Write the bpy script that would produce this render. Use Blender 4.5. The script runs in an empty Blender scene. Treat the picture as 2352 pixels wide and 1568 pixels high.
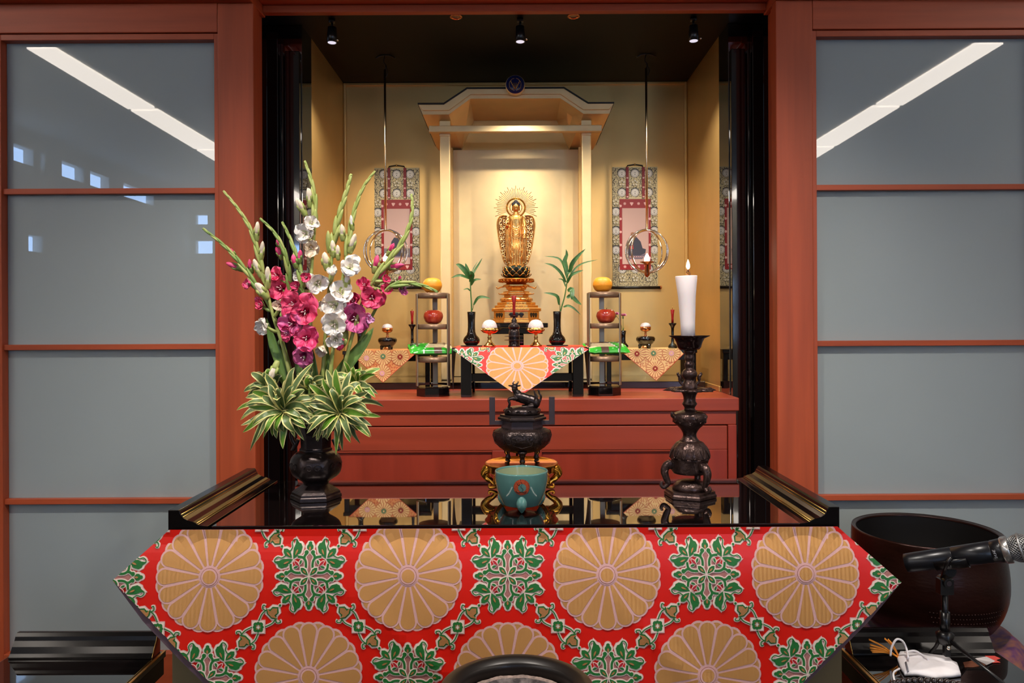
import bpy, math, random
from mathutils import Vector, Matrix, geometry
PI = math.pi
random.seed(7)
SC = bpy.context.scene
COL = SC.collection
# ---------------------------------------------------------------- camera, light, exposure
HC = 1.407            # eye height
FP = 1750.0           # focal length in pixels of the 2352 px wide frame
PU, PV = 1186.0, 745.0
ROLL = math.radians(0.28)
cam_d = bpy.data.cameras.new('camera')
cam = bpy.data.objects.new('camera', cam_d); COL.objects.link(cam)
cam.location = (0, 0, HC)
cam.rotation_euler = (PI/2, -0.0, 0)
cam.matrix_world = Matrix.Translation((0, 0, HC)) @ Matrix.Rotation(PI/2, 4, 'X') @ Matrix.Rotation(-ROLL, 4, 'Z')
cam_d.sensor_width = 36.0
cam_d.lens = FP/2352*36.0
cam_d.shift_x = (1176-PU)/2352.0
cam_d.shift_y = (PV-784)/2352.0
cam_d.clip_start = 0.02; cam_d.clip_end = 60
SC.camera = cam
SC.view_settings.view_transform = 'Standard'
SC.view_settings.look = 'None'
SC.view_settings.gamma = 1.0
SC.view_settings.exposure = 0.0
SC.view_settings.use_curve_mapping = False
w = bpy.data.worlds.new('sky'); SC.world = w; w.use_nodes = True
w.node_tree.nodes['Background'].inputs[0].default_value = (0.55, 0.72, 1.0, 1)
w.node_tree.nodes['Background'].inputs[1].default_value = 1.2
SC.cycles.max_bounces = 8
SC.cycles.diffuse_bounces = 4
SC.cycles.glossy_bounces = 5
SC.cycles.transmission_bounces = 5
SC.cycles.sample_clamp_indirect = 6.0
SC.cycles.caustics_reflective = False
SC.cycles.caustics_refractive = False

ROOM_TUBE = 15.5      # radiance of the two ceiling light channels
SPOT_W = 27.0 
CAN_W = 1.6         # alcove spotlights, watts
DOWN_W = 120.0         # ceiling downlights over the table
def lamp(name, kind, loc, energy, color, target=None, parent=None, **kw):
    d = bpy.data.lights.new(name, kind); d.energy = energy; d.color = color
    for k, v in kw.items(): setattr(d, k, v)
    o = bpy.data.objects.new(name, d); COL.objects.link(o)
    o.location = loc
    if target is not None:
        o.rotation_euler = (Vector(target)-Vector(loc)).to_track_quat('-Z', 'Y').to_euler()
    if parent is not None:
        o.parent = parent
        o.location = Vector(loc)-ORG.get(parent.name, Vector())
    return o
ORG = {}
def at(u, v, Y):
    """point of the place at depth Y (metres in front of the lens) for a spot of the frame"""
    a, b = u-PU, -(v-PV)
    c, s = math.cos(ROLL), math.sin(ROLL)
    x, z = a*c+b*s, -a*s+b*c
    return Vector((x/FP*Y, Y, HC+z/FP*Y))
# ---------------------------------------------------------------- materials
MATS = {}
def lin(c):
    f = lambda x: (x/255/12.92 if x/255 <= 0.04045 else ((x/255+0.055)/1.055)**2.4)
    return (f(c[0]), f(c[1]), f(c[2]), 1)
def mat(name, rgb, rough=0.5, metal=0.0, spec=0.5, coat=0.0, var=0.0, vs=(20, 20, 20), bump=0.0, bs=(60, 60, 60),
        ior=None, rvar=0.0, emit=None, es=0.0, sheen=0.0, rgb2=None, trans=0.0, sss=0.0, detail=3.0, aniso=0.0, cr=0.03):
    if name in MATS: return MATS[name]
    m = bpy.data.materials.new(name); m.use_nodes = True
    nt = m.node_tree; N = nt.nodes; L = nt.links
    p = N['Principled BSDF']; c = lin(rgb)
    I = p.inputs
    I['Base Color'].default_value = c; I['Roughness'].default_value = rough; I['Metallic'].default_value = metal
    I['Specular IOR Level'].default_value = spec; I['Coat Weight'].default_value = coat; I['Coat Roughness'].default_value = cr
    if ior: I['IOR'].default_value = ior
    if sheen: I['Sheen Weight'].default_value = sheen
    if trans: I['Transmission Weight'].default_value = trans
    if sss:
        I['Subsurface Weight'].default_value = sss; I['Subsurface Radius'].default_value = (0.01, 0.006, 0.004); I['Subsurface Scale'].default_value = 1.0
    if emit: I['Emission Color'].default_value = lin(emit); I['Emission Strength'].default_value = es
    if var or bump or rvar:
        tc = N.new('ShaderNodeTexCoord')
    def noise(sc, det=detail):
        mp = N.new('ShaderNodeMapping'); mp.inputs['Scale'].default_value = sc
        L.new(tc.outputs['Object'], mp.inputs['Vector'])
        nz = N.new('ShaderNodeTexNoise'); nz.inputs['Scale'].default_value = 1.0; nz.inputs['Detail'].default_value = det
        L.new(mp.outputs[0], nz.inputs['Vector'])
        return nz
    if var:
        nz = noise(vs); r = N.new('ShaderNodeValToRGB')
        c2 = lin(rgb2) if rgb2 else tuple(min(1, x*(1+var)) for x in c[:3])+(1,)
        c1 = tuple(x*(1-var) for x in c[:3])+(1,)
        if rgb2: c1 = c
        r.color_ramp.elements[0].color = c1; r.color_ramp.elements[0].position = 0.32
        r.color_ramp.elements[1].color = c2; r.color_ramp.elements[1].position = 0.68
        L.new(nz.outputs['Fac'], r.inputs['Fac']); L.new(r.outputs['Color'], I['Base Color'])
    if rvar:
        nz = noise(tuple(x*0.7 for x in vs)); mr = N.new('ShaderNodeMapRange')
        mr.inputs['To Min'].default_value = max(0, rough-rvar); mr.inputs['To Max'].default_value = rough+rvar
        L.new(nz.outputs['Fac'], mr.inputs['Value']); L.new(mr.outputs[0], I['Roughness'])
    if bump:
        nz = noise(bs); b = N.new('ShaderNodeBump'); b.inputs['Strength'].default_value = bump; b.inputs['Distance'].default_value = 0.002
        L.new(nz.outputs['Fac'], b.inputs['Height']); L.new(b.outputs[0], I['Normal'])
    MATS[name] = m
    return m
def twill(name, rgb, rgb2, rough=0.4, metal=0.5, scale=900, axis='d'):
    """woven metallic thread with a zigzag twill"""
    m = bpy.data.materials.new(name); m.use_nodes = True
    nt = m.node_tree; N = nt.nodes; L = nt.links; p = N['Principled BSDF']
    tc = N.new('ShaderNodeTexCoord')
    w1 = N.new('ShaderNodeTexWave'); w1.wave_type = 'BANDS'; w1.bands_direction = 'X'; w1.inputs['Scale'].default_value = scale/60
    w1.inputs['Distortion'].default_value = 0.0
    sx = N.new('ShaderNodeSeparateXYZ'); L.new(tc.outputs['Object'], sx.inputs[0])
    # zigzag: x + |fract(z*k)-.5|
    a = N.new('ShaderNodeMath'); a.operation = 'MULTIPLY'; a.inputs[1].default_value = scale/14; L.new(sx.outputs['X'], a.inputs[0])
    f = N.new('ShaderNodeMath'); f.operation = 'PINGPONG'; f.inputs[1].default_value = 0.5; L.new(a.outputs[0], f.inputs[0])
    b = N.new('ShaderNodeMath'); b.operation = 'MULTIPLY_ADD'; b.inputs[1].default_value = 0.022; L.new(f.outputs[0], b.inputs[0]); L.new(sx.outputs['Z'], b.inputs[2])
    cx = N.new('ShaderNodeCombineXYZ'); L.new(b.outputs[0], cx.inputs['X'])
    L.new(cx.outputs[0], w1.inputs['Vector'])
    w1.inputs['Scale'].default_value = scale/12
    r = N.new('ShaderNodeMixRGB'); r.inputs[1].default_value = lin(rgb); r.inputs[2].default_value = lin(rgb2)
    L.new(w1.outputs['Fac'], r.inputs[0]); L.new(r.outputs[0], p.inputs['Base Color'])
    bp = N.new('ShaderNodeBump'); bp.inputs['Strength'].default_value = 0.5; bp.inputs['Distance'].default_value = 0.0006
    L.new(w1.outputs['Fac'], bp.inputs['Height']); L.new(bp.outputs[0], p.inputs['Normal'])
    p.inputs['Roughness'].default_value = rough; p.inputs['Metallic'].default_value = metal
    MATS[name] = m
    return m
WOODV = mat('red_wood_upright', (174, 78, 45), 0.42, spec=0.35, var=0.16, vs=(30, 30, 1.6), rvar=0.06, bump=0.05, bs=(220, 220, 8))
WOODH = mat('red_wood_level', (174, 78, 45), 0.42, spec=0.35, var=0.16, vs=(1.6, 30, 30), rvar=0.06, bump=0.05, bs=(8, 220, 220))
WOODC = mat('red_wood_cabinet', (156, 62, 40), 0.36, spec=0.4, var=0.14, vs=(1.4, 26, 26), rvar=0.05)
WOODCV = mat('red_wood_cabinet_upright', (148, 52, 34), 0.38, spec=0.4, var=0.14, vs=(26, 26, 1.4), rvar=0.05)
GLASSP = mat('frosted_pane', (158, 167, 168), 0.0, spec=0.55, var=0.02, vs=(2, 2, 2))
GOLDW = mat('gold_leaf_wall', (224, 182, 112), 0.40, metal=0.72, spec=0.5, var=0.05, vs=(6, 6, 6), bump=0.06, bs=(90, 90, 90))
GOLDP = mat('pale_gold_leaf', (238, 206, 150), 0.38, metal=0.55, var=0.04, vs=(14, 14, 14), bump=0.05, bs=(120, 120, 120))
GOLDM = mat('polished_gold', (226, 160, 60), 0.16, metal=1.0, var=0.08, vs=(40, 40, 40))
GOLDS = mat('statue_gold', (232, 176, 100), 0.27, metal=0.95, var=0.12, vs=(60, 60, 60), bump=0.15, bs=(300, 300, 300))
GOLDD = mat('carved_gold', (190, 120, 48), 0.32, metal=0.95, var=0.15, vs=(80, 80, 80))
BRASS = mat('brass', (206, 164, 96), 0.25, metal=1.0, var=0.12, vs=(50, 50, 50))
COPPER = mat('copper_brass', (196, 128, 84), 0.22, metal=1.0)
STEEL = mat('polished_silver_brass', (222, 212, 196), 0.1, metal=1.0)
RODM = mat('rod_brass', (226, 204, 168), 0.24, metal=1.0)
LACQ = mat('black_lacquer', (11, 9, 10), 0.06, spec=0.6, coat=0.6, cr=0.02)
LACQM = mat('black_lacquer_mirror', (8, 7, 8), 0.02, spec=1.0, ior=2.1)
LACQT = mat('table_lacquer', (16, 11, 11), 0.03, spec=0.9, ior=1.75, coat=1.0, cr=0.008)
LACQR = mat('roll_lacquer', (12, 9, 9), 0.16, spec=0.22)
CASTB = mat('cast_relief_bronze', (56, 44, 42), 0.34, metal=0.6, var=0.2, vs=(60, 60, 60), bump=1.0, bs=(190, 190, 190), rvar=0.06, detail=1.0)
LACQS = mat('satin_black', (16, 13, 14), 0.3, spec=0.5)
BLACKC = mat('black_ceiling', (9, 8, 7), 0.5, spec=0.15)
GILT = mat('gilt_line', (190, 150, 84), 0.25, metal=0.9)
BRONZE = mat('dark_bronze', (72, 54, 50), 0.3, metal=0.7, var=0.3, vs=(70, 70, 70), bump=0.5, bs=(170, 170, 170), rvar=0.08, detail=1.5)
BRONZED = mat('black_bronze', (50, 40, 39), 0.3, metal=0.65, var=0.25, vs=(60, 60, 60), bump=0.25, bs=(150, 150, 150))
BRONZEF = mat('plain_bronze', (74, 62, 66), 0.38, metal=0.5, var=0.1, vs=(40, 40, 40))
CERB = mat('black_glaze', (12, 9, 9), 0.08, spec=0.6)
CELA = mat('celadon_glaze', (84, 128, 122), 0.1, spec=0.55, coat=0.5, var=0.05, vs=(18, 18, 18))
CELAI = mat('celadon_inside', (140, 150, 118), 0.18, spec=0.5, coat=0.3)
RICE = mat('white_rice', (222, 208, 205), 0.6, var=0.06, vs=(300, 300, 300), bump=0.8, bs=(330, 330, 330), sss=0.2)
WAX = mat('white_wax', (238, 226, 226), 0.45, sss=0.35)
WAXR = mat('red_wax', (150, 22, 20), 0.3, spec=0.5)
FLAME = mat('flame', (255, 220, 160), 0.5, emit=(255, 226, 178), es=14)
BULB = mat('lantern_bulb', (255, 225, 190), 0.5, emit=(255, 236, 214), es=9)
WICK = mat('wick', (60, 40, 30), 0.8)
ORANGE = mat('orange_peel', (246, 158, 40), 0.42, spec=0.45, bump=0.35, bs=(420, 420, 420), sss=0.1)
APPLE = mat('apple_skin', (176, 40, 30), 0.2, spec=0.6, coat=0.4, var=0.35, vs=(60, 60, 16), rgb2=(206, 80, 48))
BROWNM = mat('bronze_paint', (128, 100, 78), 0.35, metal=0.55)
SILVM = mat('silver_strip', (168, 150, 126), 0.32, metal=0.7)
WHITEW = mat('painted_wall', (190, 186, 178), 0.8, var=0.03, vs=(3, 3, 3))
CEILM = mat('painted_ceiling', (214, 212, 206), 0.85)
FLOORM = mat('floor_carpet', (52, 42, 38), 0.9, var=0.15, vs=(200, 200, 200))
SKYP = mat('sky_through_window', (120, 160, 220), 0.5, emit=(168, 205, 255), es=16)
TUBE = mat('light_channel', (255, 250, 240), 0.5, emit=(255, 243, 230), es=ROOM_TUBE)
LENS = mat('lamp_lens', (235, 235, 245), 0.3, emit=(226, 226, 245), es=0.9)
BODY = mat('olive_lacquer_side', (112, 98, 68), 0.6, var=0.1, vs=(6, 6, 6))
RED = mat('red_satin', (214, 26, 10), 0.36, spec=0.4, bump=0.04, bs=(700, 700, 60))
THREADG = twill('gold_thread', (244, 190, 116), (208, 136, 74), 0.36, 0.32, 1700)
PINKT = mat('pink_thread', (222, 172, 166), 0.5, metal=0.1, var=0.12, vs=(900, 900, 900))
WHITET = mat('white_thread', (236, 214, 200), 0.5, var=0.1, vs=(900, 900, 900))
GREENT = mat('green_thread', (30, 108, 44), 0.5, var=0.3, vs=(500, 500, 1500))
MAUVET = mat('mauve_thread', (176, 116, 108), 0.5, metal=0.15, var=0.2, vs=(500, 500, 900))
GOLDT = mat('ochre_thread', (196, 138, 84), 0.42, metal=0.4, var=0.15, vs=(900, 900, 900))
CRIMT = mat('crimson_thread', (176, 24, 40), 0.5)
LINING = mat('cloth_lining', (92, 70, 80), 0.7)
GROUNDG = twill('gold_brocade_ground', (236, 190, 118), (214, 150, 84), 0.42, 0.35, 2200)
FLORG = mat('cream_gold_thread', (244, 206, 140), 0.42, metal=0.3, var=0.12, vs=(500, 500, 500))
REDT = mat('rust_red_thread', (178, 58, 34), 0.5)
# ---------------------------------------------------------------- mesh building
def cr(pts, n=6, closed=False):
    """catmull-rom through points"""
    P = [Vector(p) for p in pts]; out = []
    m = len(P)
    rng = range(m if closed else m-1)
    for i in rng:
        p0 = P[(i-1) % m] if (closed or i > 0) else P[0]*2-P[1]
        p1 = P[i]; p2 = P[(i+1) % m]
        p3 = P[(i+2) % m] if (closed or i+2 < m) else P[m-1]*2-P[m-2]
        for k in range(n):
            t = k/n
            out.append(0.5*((2*p1)+(p2-p0)*t+(2*p0-5*p1+4*p2-p3)*t*t+(-p0+3*p1-3*p2+p3)*t*t*t))
    if not closed: out.append(P[-1].copy())
    return out
class MB:
    def __init__(s): s.v = []; s.f = []; s.m = []; s.s = []; s.mats = []
    def mi(s, m):
        if m not in s.mats: s.mats.append(m)
        return s.mats.index(m)
    def add(s, vs, fs, m, smooth=False):
        b = len(s.v); k = s.mi(m)
        s.v += [Vector(p) for p in vs]
        for f in fs:
            s.f.append(tuple(i+b for i in f)); s.m.append(k); s.s.append(smooth)
        return s
    def box(s, lo, hi, m):
        x0, y0, z0 = lo; x1, y1, z1 = hi
        vs = [(x0, y0, z0), (x1, y0, z0), (x1, y1, z0), (x0, y1, z0), (x0, y0, z1), (x1, y0, z1), (x1, y1, z1), (x0, y1, z1)]
        return s.add(vs, [(0, 3, 2, 1), (4, 5, 6, 7), (0, 1, 5, 4), (1, 2, 6, 5), (2, 3, 7, 6), (3, 0, 4, 7)], m)
    def rings(s, rings, m, smooth=True, cap0=True, cap1=True, closed=True):
        n = len(rings[0]); vs = [p for r in rings for p in r]; fs = []
        for i in range(len(rings)-1):
            for j in range(n if closed else n-1):
                a = i*n+j; b = i*n+(j+1) % n
                fs.append((a, b, b+n, a+n))
        s.add(vs, fs, m, smooth)
        b = len(s.v)-len(vs)
        k = s.mi(m)
        if cap0: s.f.append(tuple(b+i for i in range(n-1, -1, -1))); s.m.append(k); s.s.append(False)
        if cap1: s.f.append(tuple(b+(len(rings)-1)*n+i for i in range(n))); s.m.append(k); s.s.append(False)
        return s
    def lathe(s, prof, m, c=(0, 0, 0), n=32, smooth=True, rf=None, a0=0.0, cap0=True, cap1=True, sub=0):
        c = Vector(c)
        if sub: prof = [(p.x, p.y) for p in cr([(a, b, 0) for a, b in prof], sub)]
        R = []
        for r, z in prof:
            ring = []
            for j in range(n):
                t = a0+2*PI*j/n
                k = rf(t, z) if rf else 1.0
                ring.append(c+Vector((r*k*math.cos(t), r*k*math.sin(t), z)))
            R.append(ring)
        return s.rings(R, m, smooth, cap0, cap1)
    def tube(s, pts, rad, m, n=8, smooth=True, flat=1.0, cap=True):
        P = [Vector(p) for p in pts]; k = len(P)
        if not isinstance(rad, (list, tuple)): rad = [rad]*k
        if len(rad) != k:
            q = rad; rad = []
            for i in range(k):
                f = i/(k-1)*(len(q)-1); j = min(int(f), len(q)-2); g = f-j; g = g*g*(3-2*g); rad.append(q[j]*(1-g)+q[j+1]*g)
        T = []
        for i in range(k):
            a = P[max(i-1, 0)]; b = P[min(i+1, k-1)]; d = (b-a)
            T.append(d.normalized() if d.length > 1e-9 else Vector((0, 0, 1)))
        u = T[0].orthogonal().normalized(); R = []
        for i in range(k):
            u = (u-T[i]*u.dot(T[i]))
            u = u.normalized() if u.length > 1e-8 else T[i].orthogonal().normalized()
            w_ = T[i].cross(u)
            R.append([P[i]+(u*math.cos(2*PI*j/n)+w_*math.sin(2*PI*j/n)*flat)*rad[i] for j in range(n)])
        return s.rings(R, m, smooth, cap, cap)
    def ell(s, c, r, m, n=16, k=10, rot=None):
        c = Vector(c); R = []
        for i in range(k+1):
            a = -PI/2+PI*i/k; a = max(min(a, PI/2-0.02), -PI/2+0.02)
            ring = []
            for j in range(n):
                t = 2*PI*j/n
                p = Vector((r[0]*math.cos(a)*math.cos(t), r[1]*math.cos(a)*math.sin(t), r[2]*math.sin(a)))
                if rot: p = rot @ p
                ring.append(c+p)
            R.append(ring)
        return s.rings(R, m, True)
    def prism(s, poly, y0, y1, m, smooth=False):
        """outline in XZ pushed from y0 to y1"""
        n = len(poly)
        vs = [(x, y0, z) for x, z in poly]+[(x, y1, z) for x, z in poly]
        fs = [(i, (i+1) % n, (i+1) % n+n, i+n) for i in range(n)]
        tris = geometry.tessellate_polygon([[Vector((x, z, 0)) for x, z in poly]])
        s.add(vs, fs, m, smooth)
        b = len(s.v)-2*n; k = s.mi(m)
        for t in tris:
            s.f.append(tuple(b+i for i in t)); s.m.append(k); s.s.append(False)
            s.f.append(tuple(b+n+i for i in reversed(t))); s.m.append(k); s.s.append(False)
        return s
    def grid(s, fn, nu, nv, m, smooth=True, mf=None):
        vs = [fn(i/nu, j/nv) for j in range(nv+1) for i in range(nu+1)]
        b = len(s.v); s.v += [Vector(p) for p in vs]
        for j in range(nv):
            for i in range(nu):
                a = b+j*(nu+1)+i
                mm = mf(i, j) if mf else m
                s.f.append((a, a+1, a+nu+2, a+nu+1)); s.m.append(s.mi(mm)); s.s.append(smooth)
        return s
    def xf(s, M, start=0):
        for i in range(start, len(s.v)): s.v[i] = M @ s.v[i]
        return s
    def build(s, name, parent=None, world=False, bevel=0.0, bseg=2, solid=0.0, sub=0, remesh=0.0, loc=None, fixn=True, local=False):
        off = Vector()
        if world and parent is not None: off = ORG.get(parent.name, Vector())
        if parent is None and loc is not None and not local: off = Vector(loc)
        me = bpy.data.meshes.new(name)
        me.from_pydata([tuple(p-off) for p in s.v], [], s.f)
        for m in s.mats: me.materials.append(m)
        me.polygons.foreach_set('material_index', s.m)
        me.polygons.foreach_set('use_smooth', s.s)
        me.update(); 
        o = bpy.data.objects.new(name, me); COL.objects.link(o)
        if parent is not None:
            o.parent = parent; ORG[o.name] = ORG.get(parent.name, Vector()).copy()
        else:
            ORG[o.name] = Vector(loc) if loc is not None else off; o.location = ORG[o.name]
        if fixn and len(s.f) < 60000:
            import bmesh
            bm = bmesh.new(); bm.from_mesh(me); bmesh.ops.recalc_face_normals(bm, faces=bm.faces); bm.to_mesh(me); bm.free()
        if remesh:
            md = o.modifiers.new('remesh', 'REMESH'); md.mode = 'VOXEL'; md.voxel_size = remesh; md.use_smooth_shade = True
            md = o.modifiers.new('smooth', 'SMOOTH'); md.factor = 0.5; md.iterations = 2
        if solid:
            md = o.modifiers.new('solid', 'SOLIDIFY'); md.thickness = solid; md.offset = 0
        if bevel:
            md = o.modifiers.new('bevel', 'BEVEL'); md.width = bevel; md.segments = bseg; md.limit_method = 'ANGLE'; md.angle_limit = math.radians(35)
            md.harden_normals = False
        if sub:
            md = o.modifiers.new('sub', 'SUBSURF'); md.levels = sub; md.render_levels = sub
        return o
def B(lo, hi, m): return MB().box(lo, hi, m)
def tag(o, label=None, cat=None, group=None, kind=None):
    if label: o['label'] = label
    if cat: o['category'] = cat
    if group: o['group'] = group
    if kind: o['kind'] = kind
    return o
def empty(name, loc, label, cat, group=None, kind=None):
    o = bpy.data.objects.new(name, None); COL.objects.link(o); o.location = loc; o.empty_display_size = 0.05
    ORG[o.name] = Vector(loc)
    return tag(o, label, cat, group, kind)
def struct(o): o['kind'] = 'structure'; return o
def copy_tree(o, loc=None, label=None, parent=None):
    c = o.copy(); COL.objects.link(c)
    if parent is not None: c.parent = parent
    if loc is not None: c.location = loc
    if label: c['label'] = label
    ORG[c.name] = Vector(loc) if loc is not None else ORG.get(parent.name if parent else '', Vector())
    for ch in [x for x in list(bpy.data.objects) if x.parent == o]: copy_tree(ch, None, None, c)
    return c
# ---------------------------------------------------------------- the room
RX, RY0, RZ = 4.0, -4.6, 3.0
WY = 2.36                       # face of the red woodwork
struct(B((-RX, RY0, -0.05), (RX, 3.4, 0), FLOORM).build('floor'))
struct(B((-RX, RY0, RZ), (RX, WY+0.1, RZ+0.1), CEILM).build('ceiling'))
def wall_with_holes(name, lo, hi, axis, holes, m):
    """box wall lo..hi; holes = (a0, a1, z0, z1) along the long axis"""
    mb = MB(); a0, a1 = (lo[1], hi[1]) if axis == 'y' else (lo[0], hi[0])
    zs = sorted({lo[2], hi[2], *[h[2] for h in holes], *[h[3] for h in holes]})
    for z0, z1 in zip(zs[:-1], zs[1:]):
        cur = a0
        for h in sorted(h for h in holes if h[2] <= z0+1e-6 and h[3] >= z1-1e-6):
            if h[0] > cur: mb.box(((lo[0], cur, z0) if axis == 'y' else (cur, lo[1], z0)), ((hi[0], h[0], z1) if axis == 'y' else (h[0], hi[1], z1)), m)
            cur = h[1]
        mb.box(((lo[0], cur, z0) if axis == 'y' else (cur, lo[1], z0)), ((hi[0], a1, z1) if axis == 'y' else (a1, hi[1], z1)), m)
    return struct(mb.build(name))
# slit windows high in the left wall, seen mirrored in the left pane
slits = []
for ua, ub in ((-60, 80), (97, 107), (145, 195), (210, 253), (286, 355)):
    ya = 2*2.4-RX*FP/(PU-ua); yb = 2*2.4-RX*FP/(PU-ub); slits.append((min(ya, yb), max(ya, yb), 2.735, 2.872))
slits.append((-1.646, -1.46, 2.03, 2.165))
wall_with_holes('wall_left', (-RX-0.12, RY0, 0), (-RX, WY, RZ), 'y', slits, WHITEW)
wall_with_holes('wall_right', (RX, RY0, 0), (RX+0.12, WY, RZ), 'y', [], WHITEW)
rear = [(-3.95, -3.74, 2.30, 2.46), (-3.95, -3.8, 2.66, 2.78), (1.5, 1.95, 2.2, 2.44), (2.05, 2.55, 2.2, 2.44), (2.1, 2.75, 1.65, 1.98), (2.1, 2.75, 1.2, 1.55), (-2.9, -2.68, 2.2, 2.44), (-1.0, -.5, 2.2, 2.44), (-.3, .2, 2.2, 2.44)]
wall_with_holes('wall_back', (-RX, RY0-0.12, 0), (RX, RY0, RZ), 'x', rear, WHITEW)
for i, (a, b, z0, z1) in enumerate(slits):
    wn = struct(B((-RX-0.10, a, z0), (-RX-0.085, b, z1), SKYP).build('window_%d' % (i+1)))
for i, (a, b, z0, z1) in enumerate(rear):
    wn = struct(B((a, RY0-0.10, z0), (b, RY0-0.085, z1), SKYP).build('window_%d' % (i+1+len(slits))))
# two long light channels in the ceiling
for sx, lab in ((-1, 'long white ceiling light channel on the left, mirrored in the left glass door'), (1, 'long white ceiling light channel on the right, mirrored in the right glass door')):
    t = empty('ceiling_light', (sx*2.72, -1.0, RZ), lab, 'ceiling light', 'ceiling light channels')
    mb = MB()
    for k in range(5):
        y1 = 1.75-k*1.25; y0 = y1-1.2; xo = lambda y: sx*(2.75+0.0365*(0.5-y)); xi = sx*2.60
        mb.add([(xi, y0, RZ-0.012), (xo(y0), y0, RZ-0.012), (xo(y1), y1, RZ-0.012), (xi, y1, RZ-0.012), (xi, y0, RZ-0.028), (xo(y0), y0, RZ-0.028), (xo(y1), y1, RZ-0.028), (xi, y1, RZ-0.028)], [(0, 3, 2, 1), (4, 5, 6, 7), (0, 1, 5, 4), (1, 2, 6, 5), (2, 3, 7, 6), (3, 0, 4, 7)], TUBE)
    mb.build('diffuser', t, True)
    B((sx*2.78-0.19, -4.5, RZ-0.010), (sx*2.78+0.19, 1.8, RZ+0.0), CEILM).box((sx*2.56-0.035, -4.5, RZ-0.012), (sx*2.56+0.035, 1.8, RZ), CEILM).build('housing', t, True)
for x, y, lab in ((-3.4, -0.6, 'round ceiling speaker ring left'), (3.35, -0.6, 'round ceiling speaker ring right')):
    t = empty('ceiling_speaker', (x, y, RZ), lab+' of the light channels, above the room', 'ceiling speaker', 'ceiling speakers')
    MB().lathe([(0.13, 0), (0.13, -0.012), (0.115, -0.012), (0.115, -0.002)], CEILM, n=32, cap0=False, cap1=False).build('ring', t)
    MB().lathe([(0.114, -0.001), (0.114, -0.005), (0.0, -0.005)], WHITEW, n=32).build('grille', t)
# downlights over the table
for x, y in ((-0.55, 0.95), (0.6, 0.95)):
    t = empty('ceiling_downlight', (x, y, RZ), 'recessed white downlight in the ceiling before the table, %s one' % ('left' if x < 0 else 'right'), 'downlight', 'table downlights')
    MB().lathe([(0.07, 0), (0.07, -0.008), (0.055, -0.008), (0.045, -0.001)], CEILM, n=32, cap0=False, cap1=False).build('trim_ring', t)
    lamp('lamp', 'SPOT', (x, y, RZ-0.03), DOWN_W*1.0, (1.0, 0.93, 0.84), (x*0.7, 1.75, 1.0), t, spot_size=math.radians(85), spot_blend=0.8, shadow_soft_size=0.04)
# ---------------------------------------------------------------- red woodwork with the glass doors
def X(u, Y): return (u-PU)/FP*Y
ZB = 2.407
ZP = HC+1.030
for n, (a, b) in ((1, (-RX, -0.8105)), (6, (0.808, RX))):
    struct(B((a, WY-0.03, ZB), (b, 2.478, ZB+0.16), WOODH).build('trim_%d' % n, bevel=0.003))
struct(B((-0.81, WY-0.03, ZP), (0.8075, 2.478, ZB+0.16), WOODH).build('trim_7', bevel=0.002))
struct(B((-0.81, 2.448, HC+1.006), (0.8075, 2.4755, ZP-0.001), WOODH).build('trim_8', bevel=0.002))
struct(B((-RX, WY, ZB+0.162), (RX, 2.6, RZ), WHITEW).build('wall_front'))
for n, (a, b) in ((2, (-0.922, -0.8105)), (3, (0.808, 0.922))):                           # pillars
    sx = -1 if a < 0 else 1
    mb = B((a, WY, 0), (b, 2.40, ZB), WOODV)
    mb.box((min(sx*0.815, sx*0.922), 2.40, 0), (max(sx*0.815, sx*0.922), 2.43, ZB), WOODV)
    mb.box((min(sx*0.822, sx*0.922), 2.43, 0), (max(sx*0.822, sx*0.922), 2.478, ZB), WOODV)
    struct(mb.build('trim_%d' % n, bevel=0.003))
def glass_door(n, x0, x1, sl):
    """wooden sliding door, frosted panes behind thin level bars"""
    ztop = 2.315
    d = empty('door_%d' % n, (x0, WY, 0), None, None, kind='structure')
    mb = MB(); s = 0.0145
    mb.box((x0, WY+0.006, 0), (x0+s, WY+0.036, ztop), WOODV); mb.box((x1-s, WY+0.006, 0), (x1, WY+0.036, ztop), WOODV)
    struct(mb.build('stile', d, True, bevel=0.0015))
    struct(B((x0+s, WY+0.006, ztop-0.0185), (x1-s, WY+0.036, ztop), WOODH).build('top_rail', d, True, bevel=0.0015))
    struct(B((x0+s, WY+0.006, 0), (x1-s, WY+0.036, 0.39), WOODH).build('bottom_panel', d, True, bevel=0.0015))
    for z in (1.829, 1.343, 0.862):
        struct(B((x0+s, WY+0.014, z-0.0085), (x1-s, WY+0.034, z+0.0085), WOODH).build('glazing_bar', d, True, bevel=0.0012))
    struct(B((x0+s, WY+0.036, 0.38), (x1-s, WY+0.044, ztop-0.018), GLASSP).build('pane', d, True))
    struct(B((x0, WY+0.046, 0), (x1, WY+0.06, ztop), WHITEW).build('backing', d, True))
    return d
glass_door(1, -1.612, -0.9205, 1); glass_door(2, 0.921, 1.63, 1)
glass_door(3, -2.32, -1.614, 1); glass_door(4, 1.632, 2.34, 1)
struct(B((-RX, WY, 2.317), (-0.9225, 2.46, ZB), WOODH).build('trim_4', bevel=0.002))
struct(B((0.9225, WY, 2.317), (RX, 2.46, ZB), WOODH).build('trim_5', bevel=0.002))
struct(B((-RX, WY, 0), (-2.322, 2.46, 2.317), WHITEW).build('wall_front_left'))
struct(B((2.342, WY, 0), (RX, 2.46, 2.317), WHITEW).build('wall_front_right'))
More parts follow.
